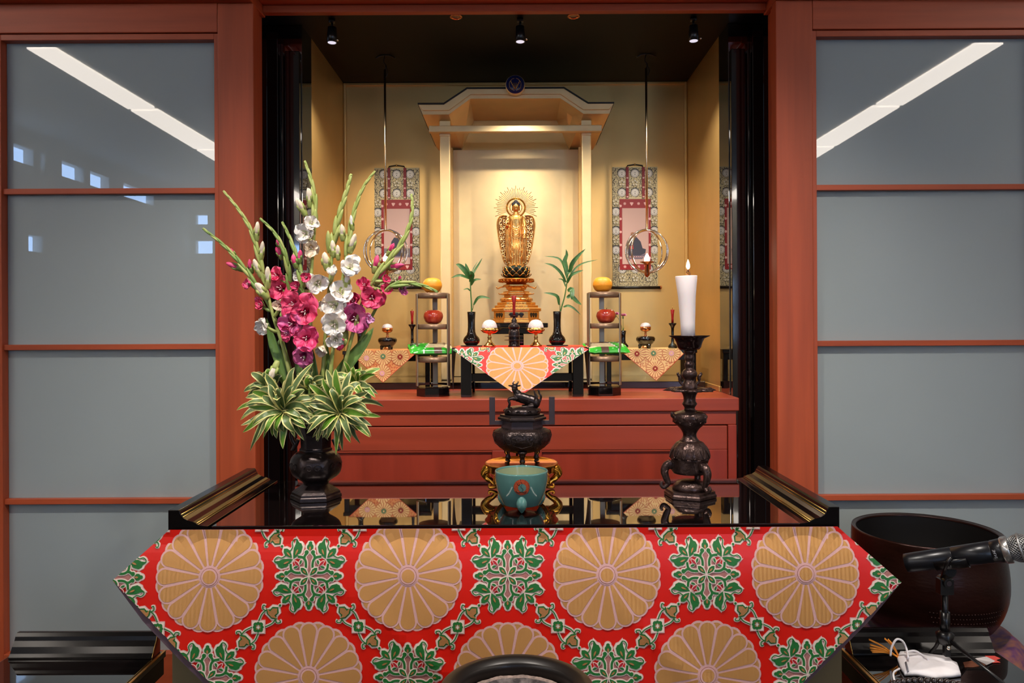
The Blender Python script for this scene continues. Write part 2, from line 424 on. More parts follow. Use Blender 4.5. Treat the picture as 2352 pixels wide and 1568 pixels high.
# ---------------------------------------------------------------- the alcove
AX, AY0, AY1, AZ = 0.727, 2.72, 3.23, HC+1.024
struct(B((-0.9, AY1, 0), (0.9, AY1+0.06, AZ+0.1), GOLDW).build('wall_alcove_back'))
for n, sx in (('left', -1), ('right', 1)):
    a, b = sorted((sx*AX, sx*(AX+0.06)))
    mb = B((a, AY0, 1.1635), (b, AY1, AZ), GOLDW)
    struct(mb.build('wall_alcove_'+n))
    # slim gilt corner strips
    a, b = sorted((sx*(AX-0.012), sx*AX))
    struct(B((a, AY1-0.012, 1.163), (b, AY1, AZ), GOLDW).build('trim_corner_'+n, bevel=0.003))
    a2, b2 = sorted((sx*(AX-0.005), sx*AX))
    struct(B((a2, AY0, 1.1632), (b2, AY1-0.013, 1.1832), GOLDW).build('baseboard_alcove_'+n, bevel=0.002))
    # black lacquer jamb: mirror-like reveal, frontal board, folded leaf standing against it
    a, b = sorted((sx*AX, sx*1.2))
    struct(B((a, 2.60, 1.1635), (b, AY0, AZ), LACQM).box((min(sx*0.735, sx*1.2), 2.60, 0), (max(sx*0.735, sx*1.2), AY0, 1.1635), LACQM).build('trim_jamb_'+n, bevel=0.0015))
    d = empty('door_%d' % (5 if sx < 0 else 6), (sx*0.75, 2.6, 0), None, None, kind='structure')
    a, b = sorted((sx*0.730, sx*0.778)); struct(B((a, 2.574, 1.15 if False else 0), (b, 2.599, 2.335), LACQ).build('leaf', d, True, bevel=0.002))
    a, b = sorted((sx*0.786, sx*0.792)); struct(B((a, 2.58, 0), (b, 2.599, 2.335), LACQ).build('moulding', d, True, bevel=0.002))
    a, b = sorted((sx*0.80, sx*0.84)); struct(B((a, 2.57, 0), (b, 2.599, AZ-0.03), LACQ).build('post', d, True, bevel=0.003))
struct(B((-1.2, 2.479, AZ), (1.2, AY1, AZ+0.08), BLACKC).build('ceiling_alcove'))
struct(B((-AX, AY1-0.01, AZ-0.012), (AX, AY1, AZ), GOLDW).build('trim_cornice', bevel=0.002))
# round blind lamp rims in the alcove ceiling
for u, lab in ((1046, 'left'), (1319, 'right')):
    p = at(u, 38, 2.5); x = p.x
    t = empty('recessed_lamp', (x, 2.53, AZ), 'unlit round copper-rimmed lamp in the black alcove ceiling, the %s one' % lab, 'recessed lamp', 'recessed alcove lamps')
    MB().lathe([(0.021, 0), (0.021, -0.004), (0.016, -0.005), (0.014, 0)], COPPER, n=32, cap0=False, cap1=False).build('rim', t)
    MB().lathe([(0.0138, -0.001), (0.011, -0.003), (0.0, -0.003)], BROWNM, n=24).build('glass', t)
# spotlights
def spotlight(u, lab, tgt, pw, size=92, blend=0.9):
    x = X(u, 2.55)
    t = empty('spotlight', (x, 2.55, AZ), lab, 'spotlight', 'alcove spotlights')
    MB().lathe([(0.011, 0.0), (0.011, -0.012), (0.0, -0.012)], LACQS, n=20).tube([(0, 0, -0.01), (0, 0.0, -0.03)], 0.004, LACQS).build('bracket', t)
    mb = MB().lathe([(0.0, 0.0), (0.014, 0.0), (0.016, -0.03), (0.0165, -0.052), (0.0145, -0.052), (0.014, -0.044)], LACQS, c=(0, 0, 0), n=28, cap1=False)
    R = Matrix.Translation((0, 0.0, -0.028)) @ Matrix.Rotation(math.radians(-3), 4, 'X')
    mb.xf(R).build('housing', t)
    MB().lathe([(0.0138, -0.0512), (0.008, -0.0505), (0.0, -0.0505)], LENS, n=24, cap0=False).xf(R).build('lens', t)
    MB().ell((0.021, -0.012, -0.074), (0.004, 0.004, 0.004), STEEL, 10, 6).build('screw', t)
    lamp('lamp', 'SPOT', (x, 2.55+0.015, AZ-0.092), pw, (1.0, 0.90, 0.77), tgt, t, spot_size=math.radians(size), spot_blend=blend, shadow_soft_size=0.012)
spotlight(766, 'black spotlight with bright lens, leftmost on the alcove ceiling', (-0.46, 3.05, 1.28), SPOT_W*1.25)
spotlight(1198, 'black spotlight with bright lens in the middle of the alcove ceiling', (0.0, 3.02, 1.45), SPOT_W*1.75)
spotlight(1596, 'black spotlight with bright lens, rightmost on the alcove ceiling', (0.46, 3.05, 1.28), SPOT_W*1.25)
# ---------------------------------------------------------------- altar cabinet
CT = HC-0.244; CY = 2.5
t = empty('altar_cabinet', (0, CY, 0), 'wide red wooden altar cabinet with panelled doors filling the foot of the alcove', 'cabinet')
B((-0.73, CY, CT-0.043), (0.73, AY1-0.001, CT), WOODC).build('worktop', t, True, bevel=0.003)
B((-0.723, CY+0.01, CT-0.0885), (0.723, AY1-0.02, CT-0.0435), WOODC).build('apron', t, True, bevel=0.002)
B((-0.723, CY+0.006, 0.0), (-0.695, AY1-0.02, CT-0.089), WOODCV).build('side_stile', t, True, bevel=0.002)
B((0.695, CY+0.006, 0.0), (0.723, AY1-0.02, CT-0.089), WOODCV).build('side_stile', t, True, bevel=0.002)
B((-0.69, CY+0.04, 0.05), (0.69, CY+0.05, CT-0.09), LACQS).build('carcass', t, True)
for sx in (-1, 1):
    a, b = sorted((sx*0.003, sx*0.692)); x0, x1 = sorted((sx*0.082, sx*0.621)); zt = CT-0.092
    d = MB(); zi = HC-0.414
    d.box((a, CY+0.006, zi), (b, CY+0.032, zt), WOODC); d.box((a, CY+0.006, 0.05), (x0, CY+0.032, zi), WOODCV); d.box((x1, CY+0.006, 0.05), (b, CY+0.032, zi), WOODCV)
    d.box((x0, CY+0.006, 0.05), (x1, CY+0.032, 0.15), WOODC)
    do = d.build('door', t, True, bevel=0.002)
    B((x0, CY+0.016, 0.15), (x1, CY+0.022, zi), WOODCV).box((x0, CY+0.008, zi-0.006), (x1, CY+0.016, zi), WOODC).build('panel', do, True, bevel=0.001)
# black lacquer step along the back wall
tag(B((-0.715, 2.885, CT), (0.715, AY1-0.001, HC-0.218), LACQ).build('lacquer_step', loc=(0, 3.05, CT), bevel=0.002),
    'long low black lacquer step along the gold back wall on the cabinet', 'step')
# ---------------------------------------------------------------- golden shrine canopy on the back wall
SY0, SY1 = 2.95, 3.229
t = empty('shrine_canopy', (0, 3.0, HC-0.218), 'tall pale gold shrine canopy with stepped roof and two posts around the statue', 'canopy')
def pr(pts, Y): return [(X(u_, Y), HC+(PV-v_)/FP*Y) for u_, v_ in pts]
outer = pr([(964, 240), (1023, 240), (1076, 205), (1297, 205), (1352, 240), (1411, 240)], SY0)
inner = pr([(973, 262), (1033, 262), (1083, 226), (1290, 226), (1343, 262), (1402, 262)], SY0)
outb = pr([(1003, 335), (1058, 335), (1084, 262), (1288, 262), (1314, 335), (1370, 335)], SY1)
innb = pr([(1010, 345), (1063, 345), (1091, 277), (1281, 277), (1309, 345), (1363, 345)], SY1)
def shell(mb, F, Bk, y0, y1, m):
    n = len(F); vs = [(x, y0, z) for x, z in F]+[(x, y1, z) for x, z in Bk]
    mb.add(vs, [(i, (i+1) % n, (i+1) % n+n, i+n) for i in range(n)], m)
    tr = geometry.tessellate_polygon([[Vector((x, z, 0)) for x, z in F]])
    mb.add(vs[:n], [tuple(q) for q in tr], m); mb.add(vs[n:], [tuple(q) for q in tr], m)
    return mb
rf_ = shell(MB(), outer+inner[::-1], outb+innb[::-1], SY0, SY1-0.001, GOLDP).build('roof', t, True)
MB().prism([(x*1.003, z) for x, z in outer]+[(x*0.995, z+0.014) for x, z in inner][::-1], SY0-0.008, SY0-0.0005, GOLDP).build('fascia', t, True, bevel=0.002)
shell(MB(), [(x*1.006, z+0.005) for x, z in outer]+[(x*1.006, z+0.0003) for x, z in outer][::-1], [(x*1.006, z+0.005) for x, z in outb]+[(x*1.006, z+0.0003) for x, z in outb][::-1], SY0-0.012, SY1-0.001, LACQS).build('roof_skin', t, True)
for x0, x1 in ((X(1012, 3.0), X(1036, 3.0)), (X(1338, 3.0), X(1360, 3.0))):
    pm = B((x0, 3.0, HC-0.218), (x1, 3.04, HC+0.80), GOLDP).build('post', t, True, bevel=0.004)
    B((x0-0.001, 2.998, HC+0.742), (x1+0.001, 3.042, HC+0.808), GOLDP).build('capital', pm, True, bevel=0.002)
B((X(987, 2.97), 2.97, HC+443/FP*2.97), (X(1385, 2.97), 2.997, HC+457.5/FP*2.97), GOLDP).build('cross_beam', t, True, bevel=0.002)
B((-0.272, 3.205, HC-0.217), (0.274, 3.228, HC+0.735), GOLDP).build('back_panel', t, True, bevel=0.001)
for sx in (-1, 1):
    a, b = sorted((sx*0.262, sx*0.2705)); B((a, 3.165, HC-0.217), (b, 3.204, HC+0.735), GOLDW).build('side_reveal', t, True)
c = Vector((0, SY0-0.010, HC+544.5/FP*SY0))
NAVY = mat('navy_enamel', (26, 34, 84), 0.3)
e = MB().lathe([(0.037, 0), (0.037, -0.022), (0.0355, -0.024), (0, -0.024)], GOLDP, n=40)
e.lathe([(0.035, -0.0241), (0.035, -0.0256), (0, -0.0256)], NAVY, n=40)
e.xf(Matrix.Translation(c) @ Matrix.Rotation(-PI/2, 4, 'X') @ Matrix.Scale(1, 4)).xf(Matrix.Identity(4))
em = e.build('crest_disc', t, True)
g = MB(); yy = c.y-0.0268
GOLDC = mat('crest_gold', (170, 130, 80), 0.4, metal=0.6)
for sx in (-1, 1):
    g.tube(cr([(c.x+sx*0.003, yy, c.z-0.024), (c.x+sx*0.019, yy, c.z-0.014), (c.x+sx*0.022, yy, c.z+0.006), (c.x+sx*0.012, yy, c.z+0.020), (c.x+sx*0.003, yy, c.z+0.023)], 5), 0.0012, GOLDC, 6)
    for k in range(5): g.ell((c.x+sx*(0.005+0.003*k), yy, c.z-0.012+0.006*k), (0.0026, 0.001, 0.0035), GOLDC, 8, 5)
for k in range(-2, 3): g.tube([(c.x+k*0.0016, yy, c.z-0.019), (c.x+k*0.0042, yy, c.z-0.004), (c.x+k*0.003, yy, c.z+0.006)], 0.0009, GOLDC, 5)
g.build('crest', em, True)
# ---------------------------------------------------------------- stand and statue
STY = 2.97
t = empty('statue_stand', (0.0, STY, HC-0.218), 'black lacquer pedestal table under the golden statue, within the shrine', 'stand')
zs = HC+0.006
MB().box((-0.112, STY-0.085, zs-0.018), (0.120, STY+0.1, zs), LACQ).build('shelf', t, True, bevel=0.003)
MB().box((-0.095, STY-0.078, zs-0.042), (0.10, STY+0.08, zs-0.0185), LACQ).build('apron', t, True, bevel=0.002)
MB().box((0.008, STY-0.03, HC-0.21), (0.028, STY+0.03, zs-0.042), LACQ).build('column', t, True, bevel=0.003)
MB().box((-0.07, STY-0.06, HC-0.2175), (0.09, STY+0.08, HC-0.205), LACQ).build('foot', t, True, bevel=0.002)
P = STY/FP
sx0 = at(1186, 690, STY).x
SB = zs                        # statue base level
t = empty('buddha_statue', (sx0, STY, SB), 'golden standing buddha statue with ray halo on a dark lotus and tiered gold pedestal', 'statue')
def hexl(mb, prof, m, n=6, a0=0.0, smooth=False): return mb.lathe([(r*P, z*P) for r, z in prof], m, n=n, a0=a0, smooth=smooth)
def zz(v): return 732.5-v       # pixel rows to height over the stand
tier = MB()
hexl(tier, [(58, 0), (58, 4), (55, 5), (55, 9), (52, 10)], GOLDS)
hexl(tier, [(52, 10), (52, 26)], GOLDS)
hexl(tier, [(53, 26), (57, 27), (57, 33), (54, 34.5)], GOLDS)
hexl(tier, [(50, 34), (50, 40), (46, 41)], GOLDS)
hexl(tier, [(44, 41), (44, 47), (40, 48)], GOLDS)
tier.build('pedestal', t, bevel=0.0006)
# openwork cut-outs of the base, scroll lines and beads
ow = MB()
for k in range(6):
    a = PI/3*k+PI/6; R = Matrix.Rotation(a, 4, 'Z')
    s0 = len(ow.v)
    r = 52*P*math.cos(PI/6)+0.0006
    for q in (-1, 0, 1):
        ow.ell((r, q*11*P, 19*P), (0.0008, 6*P, 4.2*P), LACQS, 10, 6); ow.ell((r, q*11*P, 14.5*P), (0.0008, 3.2*P, 2.4*P), LACQS, 8, 5)
    for q in range(-5, 6): ow.ell((57*P*math.cos(PI/6)+0.0002, q*4.6*P, 31*P), (0.0009, 1.5*P, 1.5*P), GOLDM, 6, 4)
    for q in range(-4, 5): ow.ell((50*P*math.cos(PI/6)+0.0002, q*4.6*P, 37.5*P), (0.0009, 1.7*P, 1.4*P), GOLDM, 6, 4)
    for q in range(-3, 4): ow.ell((44*P*math.cos(PI/6)+0.0002, q*5.0*P, 44*P), (0.0009, 1.9*P, 1.5*P), GOLDM, 6, 4)
    ow.xf(R, s0)
ow.build('openwork', t)
up = MB()
hexl(up, [(34, 48), (38, 51), (38, 55), (33, 58), (30, 59)], GOLDS, 12, smooth=True)
hexl(up, [(28, 59), (28, 63), (37, 65), (37, 67), (30, 70), (30, 72), (22, 74)], GOLDS)
hexl(up, [(18, 74), (22, 80), (30, 84), (30, 87), (20, 90)], GOLDS)
hexl(up, [(20, 88), (26, 92), (36, 96), (42, 99), (40, 101), (30, 100)], GOLDD, 24, smooth=True)
for k in range(24):
    a = 2*PI*k/24; c_, s_ = math.cos(a), math.sin(a)
    up.ell((36*P*c_, 36*P*s_, 96*P), (6*P, 4*P, 3.4*P), GOLDD, 8, 5, Matrix.Rotation(a, 3, 'Z'))
    up.ell((33*P*c_, 33*P*s_, 54*P), (5*P, 3.6*P, 3.2*P), GOLDD, 8, 5, Matrix.Rotation(a, 3, 'Z'))
for k in range(6):
    a = PI/3*k; c_, s_ = math.cos(a), math.sin(a)
    up.tube(cr([(26*P*c_, 26*P*s_, 84*P), (36*P*c_, 36*P*s_, 82*P), (43*P*c_, 43*P*s_, 79*P), (46*P*c_, 46*P*s_, 84*P)], 4), [0.0026]*8+[0.002]*4+[0.0008], GOLDD, 6)
    up.tube(cr([(30*P*c_, 30*P*s_, 67*P), (38*P*c_, 38*P*s_, 66*P), (41*P*c_, 41*P*s_, 69*P)], 3), [0.0018]*6+[0.0007], GOLDD, 6)
up.build('upper_tiers', t)
# dark lotus with gold-edged petals
lo = MB(); LOT = mat('dark_green_lotus', (34, 50, 44), 0.35, metal=0.5, var=0.2, vs=(90, 90, 90))
z0 = 101*P
lo.lathe([(20*P, z0-2*P), (27*P, z0+10*P), (25*P, z0+28*P), (0, z0+28*P)], LOT, n=24)
def lotus_petal(mb, a, r0, r1, za, zb, wd, m, m2):
    R = Matrix.Rotation(a, 4, 'Z'); s0 = len(mb.v)
    def fn(u_, v_):
        x = (u_-0.5)*2; w_ = wd*(math.sin(PI*min(v_*0.82+0.16, 1))**0.7)*(1 if v_ < 0.99 else 0.1)
        r = r0+(r1-r0)*math.sin(v_*PI/2)+(-abs(x)**2*0.12*wd); z = za+(zb-za)*v_**1.25
        return (r, x*w_/2, z+0.0015*(v_ > 0.85)*v_)
    mb.grid(fn, 10, 10, m, True, lambda i, j: m2 if (j == 9 or (i in (0, 9) and j > 4)) else m); mb.xf(R, s0)
for L_, (r0, r1, za, zb, n, ph) in enumerate(((16, 35, 0, 11, 12, 0), (20, 33, 5, 19, 12, 0.5), (23, 31, 10, 27, 12, 0))):
    for k in range(n): lotus_petal(lo, 2*PI*(k+ph)/n+PI/2, r0*P, r1*P, z0+za*P, z0+zb*P, 17*P, LOT, GOLDD)
lo.build('lotus_seat', t, solid=0.0008)
# body : one continuous remeshed figure
FZ = z0+28*P
def zf(v): return FZ+(603-v)*P
bd = MB(); GS = GOLDS
rows = [(603, 17, 12), (600, 17, 12), (585, 16.5, 12), (565, 17.5, 12.5), (545, 18.5, 13), (528, 18.5, 13), (515, 16.5, 12), (505, 16, 12), (495, 18, 12.5), (489, 18.5, 11.5), (485, 14, 9), (481, 6, 6), (474, 5.4, 5.6)]
def ringb(v, rx, ry, amp):
    return [(math.cos(a)*rx*P*(1+amp*math.cos(a*14)), -math.sin(a)*ry*P*(1+amp*math.cos(a*14))+0.0, zf(v)) for a in [2*PI*j/84 for j in range(84)]]
bd.rings([ringb(v, rx, ry, 0.05 if v > 512 else 0.0) for v, rx, ry in rows], GS)
hz = zf(467)
bd.ell((0, -0.002, hz), (8.2*P, 8.6*P, 12*P), GS, 24, 16)
bd.ell((0, -8.9*P-0.002, hz-0.5*P), (1.3*P, 1.8*P, 3.2*P), GS, 8, 6)       # nose
bd.ell((0, -8.0*P-0.002, hz-5.2*P), (2.6*P, 1.2*P, 0.8*P), GS, 8, 6)       # mouth
for s in (-1, 1):
    bd.ell((s*3.3*P, -8.0*P-0.001, hz+1.6*P), (2.2*P, 1.0*P, 0.8*P), GS, 8, 6)
    bd.ell((s*8.4*P, 0, hz-3*P), (1.0*P, 2.0*P, 6*P), GS, 8, 8)           # long ears
    bd.ell((s*5.2*P, -11.5*P, zf(600.5)), (3.6*P, 7*P, 2.6*P), GS, 12, 8)       # feet
# arms: right hand raised, left hand lowered
bd.tube(cr([(-16*P, 0, zf(491)), (-20*P, -3*P, zf(503)), (-21*P, -7*P, zf(514)), (-20*P, -13*P, zf(508)), (-18.5*P, -16*P, zf(502))], 5), [4.6*P]*8+[4.2*P]*8+[2.6*P]*5, GS, 10)
bd.tube(cr([(16*P, 0, zf(491)), (19*P, -2*P, zf(505)), (20*P, -5*P, zf(518)), (19.5*P, -10*P, zf(530)), (18.5*P, -13*P, zf(534))], 5), [4.6*P]*8+[4.0*P]*8+[2.5*P]*5, GS, 10)
for k in range(4):
    bd.tube([(-20.2*P+k*1.3*P, -16*P, zf(503)), (-20.4*P+k*1.4*P, -17*P, zf(498-(k in (1, 2))))], 0.75*P, GS, 6)
    bd.tube([(17*P+k*1.2*P, -13.5*P, zf(534)), (16.8*P+k*1.3*P, -14.5*P, zf(540-(k in (0, 3))))], 0.75*P, GS, 6)
bd.tube([(-17.4*P, -16*P, zf(502)), (-16.2*P, -18*P, zf(501))], 0.8*P, GS, 6); bd.tube([(16.4*P, -13.5*P, zf(533)), (15.2*P, -16*P, zf(535))], 0.8*P, GS, 6)
# sleeves falling to the shins
for s in (-1, 1):
    bd.rings([[(s*(x+math.cos(a)*rx)*P, (y+math.sin(a)*ry)*P, zf(v)) for a in [2*PI*j/28 for j in range(28)]] for v, x, y, rx, ry in
              ((510, 19, -2, 4.6, 7), (530, 20, -2, 4.8, 8), (555, 20, -1, 4.6, 8), (580, 19, 0, 4.4, 7), (596, 17, 0, 3.6, 6))], GS)
body = bd.build('body', t, remesh=0.0011)
# folds of the robe
dr = MB()
for k in range(6):
    v0 = 510+k*3.6; wd = 7+k*0.9; sag = 5+k*1.5
    dr.tube(cr([(-wd*P, -11.5*P, zf(v0)), (-wd*0.6*P, -13*P, zf(v0+sag*0.7)), (0, -13.6*P, zf(v0+sag)), (wd*0.6*P, -13*P, zf(v0+sag*0.7)), (wd*P, -11.5*P, zf(v0))], 5), 0.62*P, GS, 6)
for k in range(3):
    for s in (-1, 1):
        v0 = 548+k*14
        dr.tube(cr([(s*16*P, -9*P, zf(v0-14)), (s*13*P, -12.2*P, zf(v0+2)), (s*8*P, -13.4*P, zf(v0+8)), (s*4*P, -13*P, zf(v0-2))], 5), 0.55*P, GS, 6)
for k in range(-3, 4): dr.tube([(k*2.2*P, -13.2*P, zf(542)), (k*3.2*P, -12.8*P, zf(570)), (k*3.6*P, -12.4*P, zf(598))], 0.5*P, GS, 6)
for s in (-1, 1):
    dr.tube(cr([(s*7*P, -8*P, zf(485)), (s*9*P, -11*P, zf(497)), (s*10*P, -12*P, zf(512)), (s*9*P, -13*P, zf(528)), (s*12*P, -12.5*P, zf(545))], 5), 1.2*P, GS, 8)
    for q in (-2, 2): dr.tube(cr([(s*(19+q)*P, -9.5*P, zf(512)), (s*(20+q)*P, -10.4*P, zf(550)), (s*(18+q)*P, -8.5*P, zf(592))], 5), 0.9*P, GS, 6)
dr.build('robe_folds', t)
hr = MB(); HAIR = mat('dark_blue_hair', (20, 18, 26), 0.5)
hr.ell((0, 1.2*P, hz+5.5*P), (9.3*P, 9.2*P, 8.2*P), HAIR, 20, 10); hr.ell((0, 1.5*P, hz+13*P), (4.6*P, 4.6*P, 4.6*P), HAIR, 16, 8)
random.seed(3)
for k in range(110):
    a = random.uniform(0, 2*PI); b = random.uniform(0.02, 1.2)
    hr.ell((9.2*P*math.cos(a)*math.cos(b), 1.2*P+9.1*P*math.sin(a)*math.cos(b), hz+5.5*P+8.1*P*math.sin(b)), (0.0018,)*3, HAIR, 6, 4)
hr.build('hair', t)
# halo: ring, spokes, rays
ha = MB(); yb = 12*P; hzc = zf(465.5)
for r, w_ in ((22, 1.1), (20, 0.9), (13.5, 0.7)): ha.tube([(r*P*math.cos(2*PI*k/48), yb, hzc+r*P*math.sin(2*PI*k/48)) for k in range(49)], w_*P, GOLDM, 6, cap=False)
for k in range(60):
    a = 2*PI*k/60; ha.tube([(14*P*math.cos(a), yb, hzc+14*P*math.sin(a)), (21.5*P*math.cos(a), yb, hzc+21.5*P*math.sin(a))], 0.5*P, GOLDM, 4)
ha.build('halo_ring', t)
ra = MB()
for k in range(-4, 37):
    a = math.radians(k*180/32); L_ = 51 if (k % 4 == 0) else (44 if k % 2 else 47)
    if k in (-4, 36): L_ = 52
    ra.tube([(22*P*math.cos(a), yb, hzc+22*P*math.sin(a)), (L_*P*math.cos(a), yb, hzc+L_*P*math.sin(a))], [0.55*P, 0.75*P], GOLDD, 5)
ra.build('halo_rays', t)
# boat-shaped mandorla with scrollwork
md = MB(); ym = 13*P
out = [(4, 603), (14, 602), (26, 594), (33, 575), (38, 550), (42, 525), (44, 505), (41, 490), (34, 484), (24, 483), (15, 486)]
pl = [(x*P, zf(v)) for x, v in out]; pl2 = [(-x, z) for x, z in reversed(pl)]
poly = [(p.x, p.z) for p in cr([(x, 0, z) for x, z in pl], 4)]
MB().prism(poly+[(-x, z) for x, z in poly][::-1], ym, ym+0.002, mat('shadow_gold', (120, 74, 36), 0.4, metal=0.8)).build('mandorla', t)
for s in (-1, 1):
    md.tube([(s*x, ym-0.001, z) for x, z in poly], 1.2*P, GS, 8)
    md.tube([(s*x*0.93, ym-0.001, z*0.995+0.0012) for x, z in poly], 0.7*P, GS, 6)
    rnd_ = random.Random(11)
    for k in range(66):
        v_ = 490+(k//3)*5.0+(k % 3)*1.4; wmax = 40-max(0, (v_-530)*0.15)-max(0, (v_-575)*0.32)
        cx = 15+(wmax-16)*((k % 3)+0.5)/3+rnd_.uniform(-1, 1)
        if v_ > 597: continue
        rr = rnd_.uniform(3.2, 4.8); tw = rnd_.choice((-1, 1)); ph = rnd_.uniform(0, 6)
        md.tube([(s*(cx+rr*(1-q/18)*math.cos(ph+tw*q*0.45))*P, ym-0.0026+0.0001*q, zf(v_+rr*1.25*(1-q/18)*math.sin(ph+tw*q*0.45))) for q in range(14)], [0.5*P, 1.15*P, 1.0*P, 0.7*P], GS if k % 2 else GOLDP, 6)
md.build('scrollwork', t)

# ---------------------------------------------------------------- brocade patterns, woven into the cloth meshes
class Cloth:
    """flat pattern (x right, y up, metres) clipped to a convex outline and laid on a surface"""
    def __init__(s, outline, surf, lift=0.0005, lim=0.03):
        s.ys = None; s.o = outline; s.surf = surf; s.lift = lift; s.lim = lim; s.mb = MB()
        a = sum(outline[i][0]*outline[(i+1) % len(outline)][1]-outline[(i+1) % len(outline)][0]*outline[i][1] for i in range(len(outline)))
        if a < 0: s.o = outline[::-1]
        s.bb = (min(p[0] for p in outline), max(p[0] for p in outline), min(p[1] for p in outline), max(p[1] for p in outline))
    def clip(s, P):
        for i in range(len(s.o)):
            a = s.o[i]; b = s.o[(i+1) % len(s.o)]; ex, ey = b[0]-a[0], b[1]-a[1]
            D = [(ex*(p[1]-a[1])-ey*(p[0]-a[0])) for p in P]
            if min(D) >= 0: continue
            if max(D) < 0: return []
            Q = []
            for k in range(len(P)):
                p, q = P[k], P[(k+1) % len(P)]; dp, dq = D[k], D[(k+1) % len(P)]
                if dp >= 0: Q.append(p)
                if (dp >= 0) != (dq >= 0):
                    t_ = dp/(dp-dq); Q.append((p[0]+(q[0]-p[0])*t_, p[1]+(q[1]-p[1])*t_))
            P = Q
            if len(P) < 3: return []
        return P
    def put(s, P, layer, m):
        if s.ys: P = [(p[0], s.ys[0]+(p[1]-s.ys[0])*s.ys[1]) for p in P]
        if max(p[0] for p in P) < s.bb[0] or min(p[0] for p in P) > s.bb[1] or max(p[1] for p in P) < s.bb[2] or min(p[1] for p in P) > s.bb[3]: return
        st = [P]
        while st:
            Q = st.pop(); n = len(Q)
            L = [(math.hypot(Q[i][0]-Q[(i+1) % n][0], Q[i][1]-Q[(i+1) % n][1]), i) for i in range(n)]
            l, i = max(L)
            if l > s.lim and n <= 4:
                if n == 4:
                    a, b, c, d = Q[i], Q[(i+1) % 4], Q[(i+2) % 4], Q[(i+3) % 4]
                    m1 = ((a[0]+b[0])/2, (a[1]+b[1])/2); m2 = ((c[0]+d[0])/2, (c[1]+d[1])/2)
                    st += [[a, m1, m2, d], [m1, b, c, m2]]
                else:
                    a, b, c = Q[i], Q[(i+1) % 3], Q[(i+2) % 3]; m1 = ((a[0]+b[0])/2, (a[1]+b[1])/2)
                    st += [[a, m1, c], [m1, b, c]]
                continue
            Q = s.clip(Q)
            if len(Q) >= 3: s.mb.add([s.surf(x, y, s.lift*layer) for x, y in Q], [tuple(range(len(Q)))], m, True)
    def poly(s, P, layer, m, T=None):
        if T: P = [T(p) for p in P]
        for t_ in geometry.tessellate_polygon([[Vector((x, y, 0)) for x, y in P]]): s.put([P[i] for i in t_], layer, m)
    def strip(s, A, Bb, layer, m, T=None):
        if T: A = [T(p) for p in A]; Bb = [T(p) for p in Bb]
        for i in range(len(A)-1): s.put([A[i], A[i+1], Bb[i+1], Bb[i]], layer, m)
    def stroke(s, pts, w_, layer, m, T=None, k=4):
        C = cr([(x, y, 0) for x, y in pts], k); A = []; Bb = []; n = len(C)
        for i, p in enumerate(C):
            d = (C[min(i+1, n-1)]-C[max(i-1, 0)]).normalized(); ww = w_(i/(n-1)) if callable(w_) else w_
            A.append((p.x-d.y*ww, p.y+d.x*ww)); Bb.append((p.x+d.y*ww, p.y-d.x*ww))
        s.strip(A, Bb, layer, m, T)
    def disc(s, c, r, layer, m, T=None, n=16):
        s.poly([(c[0]+r*math.cos(2*PI*k/n), c[1]+r*math.sin(2*PI*k/n)) for k in range(n)], layer, m, T)
def petal(r0, r1, w0, w1, n=9):
    A = []; Bb = []; rc = r1-w1
    for i in range(n+1):
        if i <= 4: f = i/4; r = r0+(rc-r0)*f; w_ = w0+(w1-w0)*f
        else: a = (i-4)/(n-4)*PI/2; r = rc+w1*math.sin(a); w_ = max(w1*math.cos(a), 1e-5)
        A.append((r, w_)); Bb.append((r, -w_))
    return A, Bb
def chrysanth(C, c, R, k=16, gold=None, edge=None, ring=None, heart=None, shift=0.0):
    gold = gold or THREADG; edge = edge or PINKT
    u_ = R/123.0
    def rot(a): ca, sa = math.cos(a), math.sin(a); return lambda p: (c[0]+p[0]*ca-p[1]*sa, c[1]+p[0]*sa+p[1]*ca)
    I = lambda p: (c[0]+p[0], c[1]+p[1])
    for i in range(k):
        T = rot(2*PI*(i+0.5)/k+shift)
        C.disc((104*u_, 0), 21*u_, 1, edge, T, 18); C.disc((103.5*u_, 0), 16.5*u_, 2, gold, T, 18)
    w1 = 110*u_*math.sin(PI/k)
    for i in range(k):
        T = rot(2*PI*i/k+shift)
        A, Bb = petal(20*u_, 123*u_, 4.4*u_, w1*0.97); C.strip(A, Bb, 3, edge, T)
        A, Bb = petal(25*u_, 118.5*u_, 2.6*u_, w1*0.97-4.2*u_); C.strip(A, Bb, 4, gold, T)
    C.disc((0, 0), 22*u_, 5, edge, I, 28); C.disc((0, 0), 19.5*u_, 6, ring or MAUVET, I, 28); C.disc((0, 0), 18.3*u_, 7, edge, I, 28); C.disc((0, 0), 14.5*u_, 8, heart or gold, I, 28)
def leafshape(a, b, w_, lobes=True):
    """pointed leaf outline from a to b with a flared two-lobed end"""
    a = Vector((a[0], a[1])); b = Vector((b[0], b[1])); d = b-a; L_ = d.length; d.normalize(); n = Vector((-d.y, d.x))
    if lobes: pr_ = [(0, 0), (0.25, 0.55), (0.55, 1.0), (0.82, 1.05), (1.12, 1.45), (0.98, 0.45), (1.0, 0.0), (0.86, -0.62), (0.55, -0.85), (0.25, -0.5)]
    else: pr_ = [(0, 0), (0.25, 0.6), (0.55, 1.0), (0.82, 0.75), (1.0, 0.0), (0.82, -0.75), (0.55, -1.0), (0.25, -0.6)]
    return [tuple(a+d*(t_*L_)+n*(q*w_)) for t_, q in pr_]
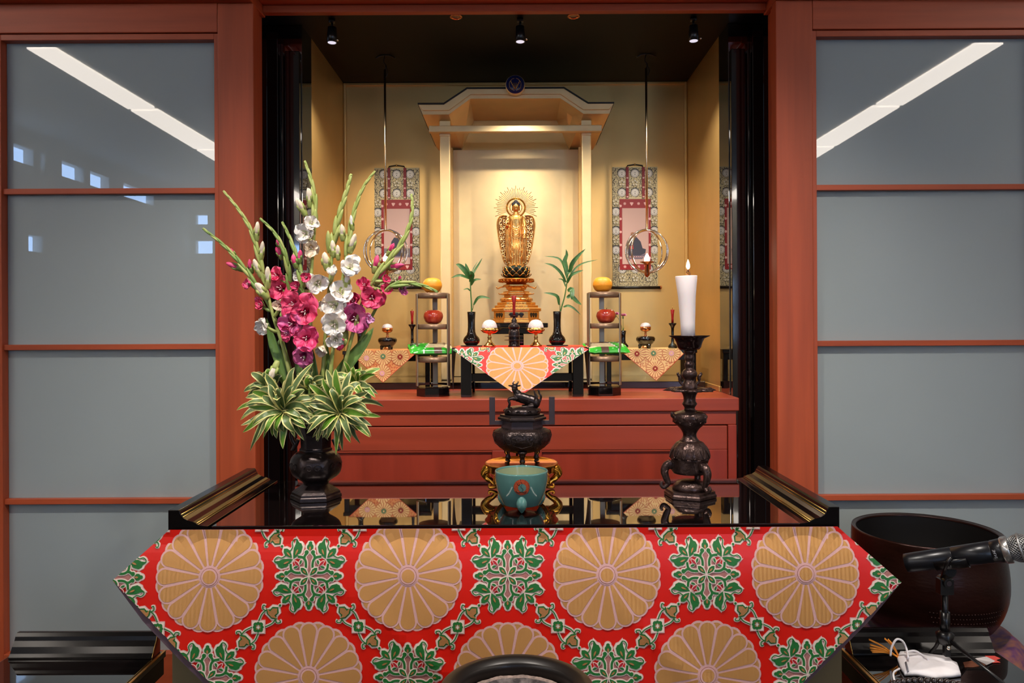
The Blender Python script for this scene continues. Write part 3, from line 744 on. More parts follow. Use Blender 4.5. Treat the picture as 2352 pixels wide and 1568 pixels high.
def green_motif(C, c, S, sc=1.0):
    u_ = S/75.0
    def tr(a, mir):
        ca, sa = math.cos(a), math.sin(a)
        def f(p):
            x, y = p
            if mir: x, y = y, x
            x *= u_; y *= u_
            return (c[0]+x*ca-y*sa, c[1]+x*sa+y*ca)
        return f
    def grow(P, k, w_):
        cx = sum(p[0] for p in P)/len(P); cy = sum(p[1] for p in P)/len(P)
        return [(cx+(p[0]-cx)*(1+w_/max(3, math.hypot(p[0]-cx, p[1]-cy))), cy+(p[1]-cy)*(1+w_/max(3, math.hypot(p[0]-cx, p[1]-cy)))) for p in P]
    C.poly([(46*math.cos(a)*(1+0.14*math.cos(4*a)), 46*math.sin(a)*(1+0.14*math.cos(4*a))) for a in [2*PI*i/32 for i in range(32)]], 1, PINKT, tr(0, False))
    C.poly([(42.5*math.cos(a)*(1+0.16*math.cos(4*a)), 42.5*math.sin(a)*(1+0.16*math.cos(4*a))) for a in [2*PI*i/32 for i in range(32)]], 2, MAUVET, tr(0, False))
    for q in range(4):
        for mir in (False, True):
            T = tr(q*PI/2, mir)
            # curl stroke beside each axis
            st = [(9, 13), (7.5, 24), (9, 34), (15, 41), (27, 43)]; ho = [(12, 39), (11, 45), (7.5, 49), (6.5, 54)]
            for w_, ly, m in ((5.4, 3, PINKT), (4.6, 4, WHITET), (2.7, 5, GREENT)):
                C.stroke(st, w_, ly, m, T, 3); C.stroke(ho, w_, ly, m, T, 3); C.disc((7.2, 52), w_+2.2, ly, m, T, 10)
            # flared leaf of the corner cluster
            P = leafshape((37, 38), (21, 71), -10.5)
            C.poly(grow(P, 0, 5.6), 1, PINKT, T); C.poly(grow(P, 0, 4.2), 2, WHITET, T); C.poly(P, 4, GREENT, T)
            C.poly(leafshape((33, 46), (27.5, 59), 2.0, False), 6, GOLDT, T)
            # outer tendrils
            tn = [(55, 45), (64, 40), (73, 42), (80, 36), (77, 30), (72, 33)]
            for w_, ly, m in ((3.8, 1, PINKT), (2.8, 2, WHITET), (1.2, 5, GREENT)): C.stroke(tn, w_, ly, m, T, 3)
            tn = [(88, 74), (97, 76), (106, 84), (113, 99)]; t2 = [(97, 76), (104, 72), (103, 64), (98, 66)]
            for w_, ly, m in ((3.8, 1, PINKT), (2.8, 2, WHITET), (1.3, 5, GREENT)): C.stroke(tn, w_, ly, m, T, 3); C.stroke(t2, w_, ly, m, T, 3)
            P = leafshape((25, 22), (36, 18), 2.6, False)
            C.poly(grow(P, 0, 2.0), 5, WHITET, T); C.poly(P, 6, GREENT, T)
        T = tr(q*PI/2, False)
        P = leafshape((40, 40), (60, 60), 7.4, False)
        C.poly(grow(P, 0, 5), 1, PINKT, T); C.poly(grow(P, 0, 3.6), 3, WHITET, T); C.poly(P, 5, GREENT, T); C.poly(leafshape((44, 44), (53, 53), 1.8, False), 6, GOLDT, T)
        P = leafshape((2, 2), (19, 19), 5.4, False)
        C.poly(grow(P, 0, 3.0), 6, WHITET, T); C.poly(P, 7, GREENT, T); C.poly(leafshape((6, 6), (14, 14), 1.8, False), 8, GOLDT, T)
        P = leafshape((22, 22), (34, 34), 2.8, False)
        C.poly(grow(P, 0, 1.8), 7, WHITET, T); C.poly(P, 8, CRIMT, T)
        # bud on each axis
        for w_, ly, m in ((4.6, 1, PINKT), (3.4, 2, WHITET), (0, 4, GREENT)):
            C.disc((0, 63), 7.6+w_, ly, m, T, 14); C.disc((0, 71), 4.2+w_, ly, m, T, 12)
        C.poly(leafshape((0, 55), (0, 65), 2.3, False), 6, GOLDT, T)
        # tulip blossom on the diagonal and small square flower between neighbours
        tu = [(68, 68), (80, 67), (89, 73), (95, 90+4), (84, 86), (80, 80), (86, 84), (94, 95), (73, 89), (67, 80)]
        tu = [(69, 69), (82, 68), (90, 76), (97, 70), (95, 84), (84, 95), (70, 97), (76, 90), (68, 82)]
        C.poly(grow(tu, 0, 5.4), 1, PINKT, T); C.poly(grow(tu, 0, 4), 2, WHITET, T); C.poly(tu, 4, GREENT, T); C.poly(grow(tu, 0, -3.4), 6, GOLDT, T)
        C.disc((65, 65), 4.6, 3, WHITET, T, 10); C.disc((65, 65), 3.0, 5, GREENT, T, 10)
        if q in (0, 1):
            sq = [(113+a*14, 113+b*14) for a, b in ((-1, -1), (1, -1), (1, 1), (-1, 1))]
            C.poly([(113+a*16, 113+b*16) for a, b in ((-1, -1), (1, -1), (1, 1), (-1, 1))], 3, PINKT, T); C.poly(sq, 4, WHITET, T)
            for r_ in range(4):
                a = PI/2*r_+PI/4
                C.disc((113+8.2*math.cos(a), 113+8.2*math.sin(a)), 5.2, 5, GREENT, T, 10); C.disc((113+5*math.cos(a), 113+5*math.sin(a)), 1.7, 6, GOLDT, T, 6)
                a = PI/2*r_; C.disc((113+9*math.cos(a), 113+9*math.sin(a)), 3.6, 5, GREENT, T, 8)
PX = 1.53/FP                   # metre per pixel on the big hanging cloth
PITCH = 227*PX
def great_pattern(C, ox, oy, i0, i1, j0, j1):
    for j in range(j0, j1):
        for i in range(i0, i1):
            p = (ox+i*PITCH, oy+j*226*PX)
            if (i+j) % 2 == 0: chrysanth(C, p, 123*PX)
            else: green_motif(C, p, 75*PX)
def cloth_base(C, m, nu=60, nv=24, layer=0):
    """red satin under the pattern: grid clipped to the outline"""
    x0, x1, y0, y1 = C.bb
    for j in range(nv):
        for i in range(nu):
            P = [(x0+(x1-x0)*(i+a)/nu, y0+(y1-y0)*(j+b)/nv) for a, b in ((0, 0), (1, 0), (1, 1), (0, 1))]
            Q = C.clip(P)
            if len(Q) >= 3: C.mb.add([C.surf(x, y, 0) for x, y in Q], [tuple(range(len(Q)))], m, True)
# ---------------------------------------------------------------- middle altar table
TZ = HC-0.076
cx = 0.0146
t = empty('altar_table', (cx, 2.68, CT), 'small black lacquer altar table in the middle of the cabinet, below the statue', 'table')
B((cx-0.226, 2.563, TZ-0.018), (cx+0.226, 2.80, TZ-0.003), LACQ).build('tabletop', t, True, bevel=0.002)
for a, b in ((-0.203, -0.166), (0.174, 0.211)):
    for y in (2.568, 2.76): B((cx+a, y, CT), (cx+b, y+0.034, TZ-0.018), LACQ).build('leg', t, True, bevel=0.003)
B((cx-0.17, 2.60, CT+0.05), (cx+0.178, 2.612, CT+0.078), LACQ).build('stretcher', t, True, bevel=0.002)
def drape(name, tri, YF, ztop, depth, base, pattern, label, fwd=0.0):
    """triangle of brocade: lies on the table top and hangs over its front edge"""
    def surf(x, y, d): return (x, YF-0.0005-d-0.0015*math.sin(x*22)-fwd*max(0, ztop-y), y)
    C = Cloth([(p[0], p[1]) for p in tri], surf, lift=0.00022, lim=0.05)
    cloth_base(C, base, 24, 12)
    pattern(C)
    mb = C.mb
    xs = [p[0] for p in tri if abs(p[1]-max(q[1] for q in tri)) < 0.012]
    n = 20
    mb.grid(lambda a, b: (min(xs)+(max(xs)-min(xs))*a, YF-0.0005+b*depth, ztop), n, 2, base)
    return mb
def chry_mid(C):
    c0 = at(1188, 839, 2.556); C.ys = (c0.z, 0.80)
    chrysanth(C, (c0.x, c0.z), 123*PX*0.965)
    for s in (-1, 1): green_motif(C, (c0.x+s*PITCH*0.93, c0.z+0.004), 75*PX)
    for s in (-1, 1): green_motif(C, (c0.x+s*0.0, c0.z-PITCH*1.0), 75*PX) if s > 0 else None
tri = [tuple((p.x, p.z)) for p in (at(1040, 803, 2.555), at(1052, 797.5, 2.555), at(1340, 797, 2.555), at(1352, 802, 2.555), at(1192, 911, 2.4985))]
mb = drape('x', tri, 2.556, TZ, 0.235, RED, chry_mid, '', 0.36)
for s, x in ((-1, at(1038, 800, 2.56).x), (1, at(1352, 800, 2.56).x)):
    fl = [(x, 2.565, TZ-0.003), (x+s*0.004, 2.66, TZ-0.003), (x+s*0.004, 2.79, TZ-0.003)]
    mb.grid(lambda a, b, s=s, x=x: (x+s*0.0012, 2.562+a*0.21*(1-0.4*b), TZ-0.002-b*(0.155*(1-abs(a-0.45)*1.1))), 10, 8, LINING)
o = mb.build('brocade_cloth', loc=(cx, 2.56, TZ)); tag(o, 'red brocade cloth with one gold chrysanthemum hanging in a point from the middle altar table', 'cloth')
# ---------------------------------------------------------------- two side tables
ZT = HC-0.0945
def side_table(x0, x1, which, other):
    c = (x0+x1)/2
    t = empty('side_table', (c, 2.97, CT), 'black lacquer side table on the cabinet, to the %s of the middle altar table' % which, 'table', 'side altar tables')
    B((x0, 2.864, ZT-0.016), (x1, 3.08, ZT-0.002), LACQ).build('tabletop', t, True, bevel=0.002)
    B((x0+0.012, 2.872, ZT-0.042), (x1-0.012, 3.07, ZT-0.016), LACQ).build('apron', t, True, bevel=0.001)
    for a in (x0+0.004, x1-0.022):
        B((a, 2.866, CT), (a+0.018, 2.883, ZT-0.016), LACQ).build('leg', t, True, bevel=0.002)
        B((a, 3.05, HC-0.2178), (a+0.018, 3.068, ZT-0.016), LACQ).build('leg', t, True, bevel=0.002)
    return t
side_table(-0.655, -0.322, 'left', 0); side_table(0.335, 0.68, 'right', 0)
def small_pattern(hearts, pts):
    def f(C):
        for (u_, v_), hc in zip(pts, hearts):
            p = at(u_, v_, 2.858); R = 0.0345
            chrysanth(C, (p.x, p.z), R, 18, gold=FLORG, edge=REDT, ring=hc, heart=hc)
            C.disc((p.x, p.z), R*0.22, 9, hc, None, 20); C.disc((p.x, p.z), R*0.09, 10, FLORG, None, 12)
            for q in range(14):
                a = 2*PI*q/14; C.disc((p.x+R*0.25*math.cos(a), p.z+R*0.25*math.sin(a)), R*0.05, 9, hc, None, 6)
        random.seed(5)
        x0, x1, y0, y1 = C.bb
        nx = int((x1-x0)/0.010); ny = int((y1-y0)/0.010)
        for j in range(ny):
            for i in range(nx):
                x = x0+(i+0.5+random.uniform(-.2, .2))*0.010; y = y0+(j+0.5+random.uniform(-.2, .2))*0.010
                if any(math.hypot(x-at(u_, v_, 2.858).x, y-at(u_, v_, 2.858).z) < 0.037 for u_, v_ in pts): continue
                a = random.uniform(0, 6); s = random.choice((-1, 1))
                C.stroke([(x+0.0046*(1-q/8)*math.cos(a+s*q*0.75), y+0.0046*(1-q/8)*math.sin(a+s*q*0.75)) for q in range(7)], 0.0009, 1, REDT, None, 1)
    return f
PKH = mat('pink_heart_thread', (226, 170, 176), 0.5); GRH = mat('green_heart_thread', (90, 130, 90), 0.5); RDH = mat('dark_red_heart_thread', (150, 44, 30), 0.5)
CREAM = mat('amber_silk', (222, 152, 92), 0.5, metal=0.15)
for side, pts, hearts, outl, lab in (
    ('left', ((842, 822), (880, 818), (919, 819), (878, 857), (812, 812), (950, 812), (845, 850), (912, 852)), (PKH, GRH, RDH, PKH, GRH, PKH, GRH, GRH), ((800, 806), (803, 803.5), (952, 803), (956, 810), (880, 878)), 'amber brocade cloth with small chrysanthemums hanging from the left side table'),
    ('right', ((1463, 812), (1501, 811), (1542, 811), (1505, 846), (1432, 808), (1574, 808), (1468, 846), (1540, 846)), (RDH, GRH, PKH, RDH, GRH, GRH, GRH, GRH), ((1430, 809), (1438, 801.5), (1560, 801.5), (1570, 812), (1507, 874)), 'cream brocade cloth with small red-hearted chrysanthemums hanging from the right side table')):
    tri = [(at(u_, v_, 2.858).x, at(u_, v_, 2.858).z) for u_, v_ in outl]
    zt_ = max(p[1] for p in tri); tri = [(x, min(z, ZT) if z < zt_-0.004 else ZT) for x, z in tri]
    mb = drape('x', tri, 2.859, ZT, 0.2, CREAM if side == 'left' else FLORG, small_pattern(hearts[:4], pts[:4]), '')
    # thin red edge
    A = [Vector((x, 2.858-0.0024, z)) for x, z in tri]
    mb.tube([A[0], A[-1], A[-2]], 0.0012, REDT, 5)
    o = mb.build('brocade_cloth', loc=(A[0].x, 2.86, ZT)); tag(o, lab, 'cloth')
# ---------------------------------------------------------------- offerings on the altar tables
def V3(p): return Vector(p)
# tall black vases with dracaena sprigs
def leafblade(mb, pts, w_, m, m2=None, edge=0.0, fold=0.15, seed=0, n=9, up=None, margin=0.3):
    """long leaf along a path; w_ = half width; margins in m2"""
    C = cr(pts, max(2, n//(len(pts)-1))); k = len(C); R = []
    for i, p in enumerate(C):
        t_ = i/(k-1); d = (C[min(i+1, k-1)]-C[max(i-1, 0)]).normalized()
        u_ = up or Vector((0, -1, 0.35)); s_ = d.cross(u_)
        s_ = s_.normalized() if s_.length > 1e-5 else Vector((1, 0, 0)); nn = s_.cross(d)
        w = w_*(max(0.0, math.sin(PI*(0.06+0.94*t_)**0.8))**0.7+0.02)
        if t_ < 0.08: w = max(w, w_*0.3)
        row = []
        for q in ((-1, -1+margin, 0, 1-margin, 1) if m2 else (-1, -0.5, 0, 0.5, 1)): row.append(p+s_*(q*w)+nn*(abs(q)*w*fold))
        R.append(row)
    vs = [p for r in R for p in r]; b = len(mb.v); mb.v += vs
    for i in range(k-1):
        for j in range(4):
            mm = m2 if (m2 and j in (0, 3)) else m
            a = b+i*5+j; mb.f.append((a, a+1, a+6, a+5)); mb.m.append(mb.mi(mm)); mb.s.append(True)
LEAFG = mat('dark_green_leaf', (44, 84, 38), 0.35, spec=0.5, var=0.25, vs=(60, 60, 60), rgb2=(70, 112, 48))
STEMG = mat('green_stem', (72, 110, 48), 0.45, var=0.2, vs=(40, 40, 40))
def tall_vase(u, lab):
    p = at(u, 794, 2.66); x = p.x
    m_ = tag(MB().lathe([(0.0, 0.0), (0.037, 0.0), (0.038, 0.0015), (0.036, 0.003), (0, 0.003)], mat('dark_doily', (40, 26, 26), 0.6), n=28,
             rf=lambda a, z: 1+0.03*math.cos(a*12)).build('vase_mat', loc=(x, 2.66, TZ+0.0008), local=True), None, None)
    # place mats
    tag(m_, 'dark scalloped mat under the %s tall black vase on the middle table' % lab, 'mat', 'mats under the tall vases')
    t = empty('vase', (x, 2.66, TZ+0.0038), 'tall slim black vase holding a green sprig, %s one on the middle altar table' % lab, 'vase', 'tall black altar vases')
    prof = [(0.0, 0), (0.019, 0), (0.021, 0.003), (0.028, 0.010), (0.0295, 0.018), (0.026, 0.027), (0.017, 0.037), (0.0135, 0.048), (0.0125, 0.065), (0.0125, 0.085), (0.0135, 0.105), (0.0145, 0.117), (0.0135, 0.1175), (0.0115, 0.105), (0.0105, 0.06)]
    MB().lathe(prof, CERB, n=36, cap0=True).build('body', t)
    return t
tall_vase(1083, 'left'); tall_vase(1280, 'right')
def sprig(u0, v0, Y, stems, leaves, name, label, lm=LEAFG, w=0.006):
    p0 = at(u0, v0, Y); t = empty(name, p0, label, 'plant', None)
    mb = MB()
    for pts, r in stems:
        P = [at(a, b, Y+d)-p0 for a, b, d in pts]; P = cr(P, 5); n = len(P); mb.tube(P, [r*(1-0.45*i/n) for i in range(n)], STEMG, 8)
    mb.build('stem', t)
    for pts, w_ in leaves:
        l = MB(); leafblade(l, [at(a, b, Y+d)-p0 for a, b, d in pts], w_, lm, None, n=10, fold=0.2); l.build('leaf', t)
    return t
# left sprig
sprig(1083, 727, 2.66, [([(1083, 732, 0), (1083, 700, 0), (1081, 668, 0), (1080, 640, 0), (1076, 628, 0)], 0.0028), ([(1085, 712, 0), (1090, 695, -.004), (1098, 685, -.006)], 0.0011)],
      [([(1080, 640, 0), (1068, 622, -.01), (1056, 610, -.012), (1047, 607, -.012)], .009), ([(1079, 640, 0), (1074, 622, .004), (1069, 604, .006)], .0075),
       ([(1082, 640, 0), (1090, 622, .008), (1100, 606, .012), (1108, 592, .012)], .0035), ([(1082, 640, 0), (1086, 620, .01), (1097, 600, .02)], .0018),
       ([(1078, 640, 0), (1062, 633, -.016), (1050, 633, -.02), (1036, 638, -.02)], .005), ([(1082, 655, 0), (1090, 643, -.01), (1106, 641, -.012)], .0045),
       ([(1080, 668, 0), (1074, 663, -.006), (1064, 665, -.008)], .0025), ([(1088, 700, -.004), (1098, 684, -.01), (1112, 682, -.014), (1128, 686, -.015)], .005), ([(1080, 648, 0), (1085, 632, -.014), (1080, 622, -.02)], .008)],
      'dracaena_sprig', 'short dark green sprig with few narrow leaves in the left tall black vase')
sprig(1283, 727, 2.66, [([(1283, 732, 0), (1290, 705, 0), (1297, 680, 0), (1302, 650, 0), (1304, 625, 0)], 0.0028), ([(1286, 722, 0), (1286, 700, -.004), (1282, 685, -.006)], 0.0013), ([(1300, 655, 0), (1310, 630, 0), (1316, 614, .004)], 0.0018)],
      [([(1303, 635, 0), (1300, 612, .004), (1297, 598, .006), (1302, 585, .006), (1300, 572, .006)], .0075), ([(1308, 625, 0), (1314, 606, -.006), (1326, 590, -.01), (1345, 571, -.012)], .0075),
       ([(1302, 640, 0), (1293, 606, .01), (1280, 592, .012), (1250, 588, .012)], .0036), ([(1300, 648, 0), (1288, 626, -.008), (1270, 610, -.012), (1250, 604, -.014)], .0052),
       ([(1306, 640, 0), (1320, 618, .006), (1340, 604, .01), (1374, 596, .012)], .0032), ([(1303, 650, 0), (1312, 632, -.01), (1326, 625, -.014), (1340, 620, -.014)], .0052),
       ([(1299, 658, 0), (1293, 643, .004), (1282, 640, .006)], .0028), ([(1284, 700, -.004), (1281, 682, -.008), (1268, 675, -.012), (1248, 672, -.014)], .0055),
       ([(1304, 668, 0), (1313, 664, -.01), (1314, 680, -.02), (1313, 688, -.02)], .0085), ([(1302, 684, 0), (1312, 680, .006), (1325, 692, .008), (1336, 700, .008)], .0075),
       ([(1294, 705, 0), (1305, 702, -.006), (1318, 708, -.008), (1334, 723, -.01)], .0042), ([(1305, 630, 0), (1310, 618, .004), (1318, 613, .006)], .005)],
      'dracaena_sprig', 'taller bushy green sprig with many narrow leaves in the right tall black vase')
# brass cups with mounded rice
def rice_cup(u, lab):
    x = at(u, 794, 2.63).x
    t = empty('rice_cup', (x, 2.63, TZ+0.0006), 'footed brass offering cup, the %s of two on the middle altar table' % lab, 'cup', 'brass rice cups')
    MB().lathe([(0, 0), (0.0205, 0), (0.0205, 0.004), (0.017, 0.0065), (0.015, 0.009), (0.0085, 0.016), (0.0055, 0.026), (0.0075, 0.031), (0.0055, 0.036), (0.005, 0.042), (0.010, 0.046)], BRASS, n=28).build('foot', t)
    MB().lathe([(0.008, 0.044), (0.022, 0.0475), (0.0275, 0.052), (0.028, 0.064), (0.0265, 0.064), (0.025, 0.055), (0, 0.053)], BRASS, n=32).build('bowl', t)
    mb = MB()
    for k in range(14):
        a = 2*PI*k/14; mb.ell((0.0272*math.cos(a), 0.0272*math.sin(a), 0.057), (0.0035, 0.0035, 0.004), BRASS, 8, 6)
    mb.build('petal_relief', t)
    r = MB().lathe([(0.0245, 0), (0.0265, 0.006), (0.0262, 0.014), (0.0215, 0.026), (0.013, 0.034), (0, 0.037)], RICE, n=48, sub=3, rf=lambda a, z: 1+0.012*math.sin(a*23+z*900)+0.01*math.sin(a*11-z*1500)).build('rice_mound', loc=(x, 2.63, TZ+0.0006+0.0555), local=True)
    tag(r, 'egg-shaped mound of white rice in the %s brass cup on the middle table' % lab, 'rice', 'rice mounds in the tall brass cups')
rice_cup(1124.5, 'left'); rice_cup(1231, 'right')
# central candlestick and candle
x = at(1181, 794, 2.61).x; Yc = 2.61
t = empty('candlestick', (x, Yc, TZ+0.0006), 'small dark bronze candlestick with two flat collars in the middle of the altar table', 'candlestick')
MB().lathe([(0, 0), (0.021, 0), (0.021, 0.003), (0.018, 0.005), (0.0185, 0.018), (0.0185, 0.048), (0.0165, 0.058), (0.009, 0.060)], BRONZED, n=28).build('base', t)
for z in (0.0215, 0.0345):
    MB().lathe([(0.0185, z), (0.0335, z+0.0006), (0.0335, z+0.002), (0.0185, z+0.0026)], BRONZED, n=28, cap0=False, cap1=False).build('collar', t)
MB().lathe([(0.008, 0.058), (0.018, 0.062), (0.019, 0.070), (0.012, 0.078), (0.0085, 0.084), (0.010, 0.09), (0.006, 0.095), (0.005, 0.10), (0.0135, 0.105), (0.0138, 0.1065), (0.003, 0.1055)], BRONZED, n=28, rf=lambda a, z: 1+0.05*math.cos(a*8)*(0.06 < z < 0.08)).build('stem', t)
def red_candle(x, Y, z, h, r0, r1, lab, gold=True):
    t = empty('candle', (x, Y, z), lab, 'candle')
    MB().lathe([(0, 0), (r0, 0), (r0*0.98, h*0.3), (r0*1.1, h*0.6), (r1, h-0.0008), (r1*0.93, h), (0, h)], WAXR, n=24).build('wax', t)
    MB().tube([(0, 0, h-0.001), (0, 0, h+0.0125)], 0.0011, GILT if gold else WICK, 8).build('wick', t)
    return t
red_candle(x, Yc, TZ+0.106, 0.068, 0.0047, 0.0095, 'flared red candle in the bronze candlestick before the statue')
# items on the side tables
def bud_vase(u, v0, lab, grp='small black bud vases'):
    x = at(u, 803, 2.92).x; t = empty('bud_vase', (x, 2.92, ZT+0.0006), lab, 'vase', grp)
    MB().lathe([(0, 0), (0.015, 0), (0.0205, 0.006), (0.0205, 0.011), (0.012, 0.021), (0.0095, 0.03), (0.0095, 0.05), (0.0125, 0.068), (0.0118, 0.0685), (0.008, 0.05)], CERB, n=32).build('body', t)
bud_vase(827, 0, 'small black bud vase at the outer end of the left side table'); bud_vase(1431, 0, 'small black bud vase on the right side table behind the fruit stand')
PINKF = mat('lilac_pink_petal', (206, 110, 160), 0.5, var=0.2, vs=(90, 90, 90), rgb2=(226, 150, 190), sss=0.1)
def carnation(u0, v0, heads, lab):
    p0 = at(u0, v0, 2.92); t = empty('carnation', p0, lab, 'flower')
    mb = MB()
    for a, b, d in heads:
        q = at(a, b, 2.92+d)-p0; mb.tube(cr([(0, 0, -0.03), (q.x*0.3, d*0.5, q.z*0.5), q], 6), 0.0009, STEMG, 6)
        mb.ell(q+Vector((0, 0, -0.005)), (0.003, 0.003, 0.006), STEMG, 8, 6)
    mb.tube([(0.0, 0, 0.005), (0.004, -0.004, 0.02)], [0.002, 0.0004], STEMG, 6)
    mb.build('stem', t)
    for a, b, d in heads:
        q = at(a, b, 2.92+d)-p0; h = MB(); random.seed(int(a))
        for k in range(16):
            an = 2*PI*k/16*2.4; el = 0.25+0.9*(k/16); r = 0.014*(1-0.25*k/16)
            dv = Vector((math.cos(an)*math.cos(el), math.sin(an)*math.cos(el), math.sin(el)))
            sd = Vector((-math.sin(an), math.cos(an), 0))
            h.grid(lambda aa, bb: q+dv*(r*bb)+sd*((aa-0.5)*0.013*(0.25+bb))+Vector((0, 0, 0.0018*math.sin(aa*14)*bb)), 6, 3, PINKF)
        h.build('bloom', t)
carnation(1431, 762, [(1414, 723, -.01), (1431, 726, .0)], 'two small lilac pink carnations in the bud vase on the right side table')
carnation(829, 762, [(851, 735, -.01), (843, 724, .0)], 'small lilac pink carnation in the bud vase on the left side table')
def incense_pot(u, lab, labc, labr):
    x = at(u, 803, 2.93).x; t = empty('incense_pot', (x, 2.93, ZT+0.0006), lab, 'pot', 'black three-legged pots')
    MB().lathe([(0, 0.010), (0.018, 0.010), (0.028, 0.019), (0.0355, 0.030), (0.0365, 0.038), (0.033, 0.0445), (0.027, 0.0465), (0.025, 0.0455), (0.029, 0.038), (0.0, 0.018)], CERB, n=40).build('body', t)
    for k in range(3):
        a = -PI/2+2*PI*k/3+0.5
        MB().tube(cr([(0.019*math.cos(a), 0.019*math.sin(a), 0.017), (0.0235*math.cos(a), 0.0235*math.sin(a), 0.007), (0.022*math.cos(a), 0.022*math.sin(a), 0.0)], 4), [0.007]*4+[0.005]*4+[0.0042], CERB, 10).build('leg', t)
    Yb = 3.01; xb = at(u, 803, Yb).x
    c = empty('brass_cup', (xb, Yb, ZT+0.0006), labc, 'cup', 'small brass cups behind the pots')
    MB().lathe([(0, 0), (0.014, 0), (0.013, 0.004), (0.006, 0.01), (0.004, 0.03), (0.006, 0.048), (0.0035, 0.053), (0.005, 0.058), (0.0035, 0.062), (0.012, 0.066)], COPPER, n=24).build('foot', c)
    MB().lathe([(0.0, 0.064), (0.014, 0.0655), (0.0205, 0.071), (0.021, 0.083), (0.0195, 0.083), (0.018, 0.074), (0, 0.073)], COPPER, n=28).build('bowl', c)
    r = MB().lathe([(0.0185, 0), (0.0205, 0.006), (0.0195, 0.014), (0.013, 0.022), (0, 0.025)], RICE, n=36, sub=2).build('rice_mound', loc=(xb, Yb, ZT+0.0751), local=True)
    tag(r, labr, 'rice', 'small rice mounds')
incense_pot(890, 'round black pot on three short legs on the left side table', 'small brass cup seen over the black pot of the left side table', 'small white rice mound over the black pot of the left side table')
incense_pot(1483, 'round black pot on three short legs on the right side table', 'small brass cup seen over the black pot of the right side table', 'small white rice mound over the black pot of the right side table')
def slim_stick(u, lab, labc):
    x = at(u, 803, 2.94).x; t = empty('candlestick', (x, 2.94, ZT+0.0006), lab, 'candlestick', 'slim black candlesticks')
    MB().lathe([(0, 0), (0.0165, 0), (0.018, 0.006), (0.0145, 0.013), (0.0065, 0.02), (0.005, 0.04), (0.006, 0.042), (0.005, 0.044), (0.0055, 0.075), (0.008, 0.084), (0.0145, 0.0925), (0.0148, 0.0965), (0.003, 0.0955)], CERB, n=28).build('body', t)
    red_candle(x, 2.94, ZT+0.097, 0.052, 0.0045, 0.0075, labc)
slim_stick(947, 'slim black candlestick at the inner end of the left side table', 'short red candle on the slim black stick of the left side table')
slim_stick(1545, 'slim black candlestick at the outer end of the right side table', 'short red candle on the slim black stick of the right side table')
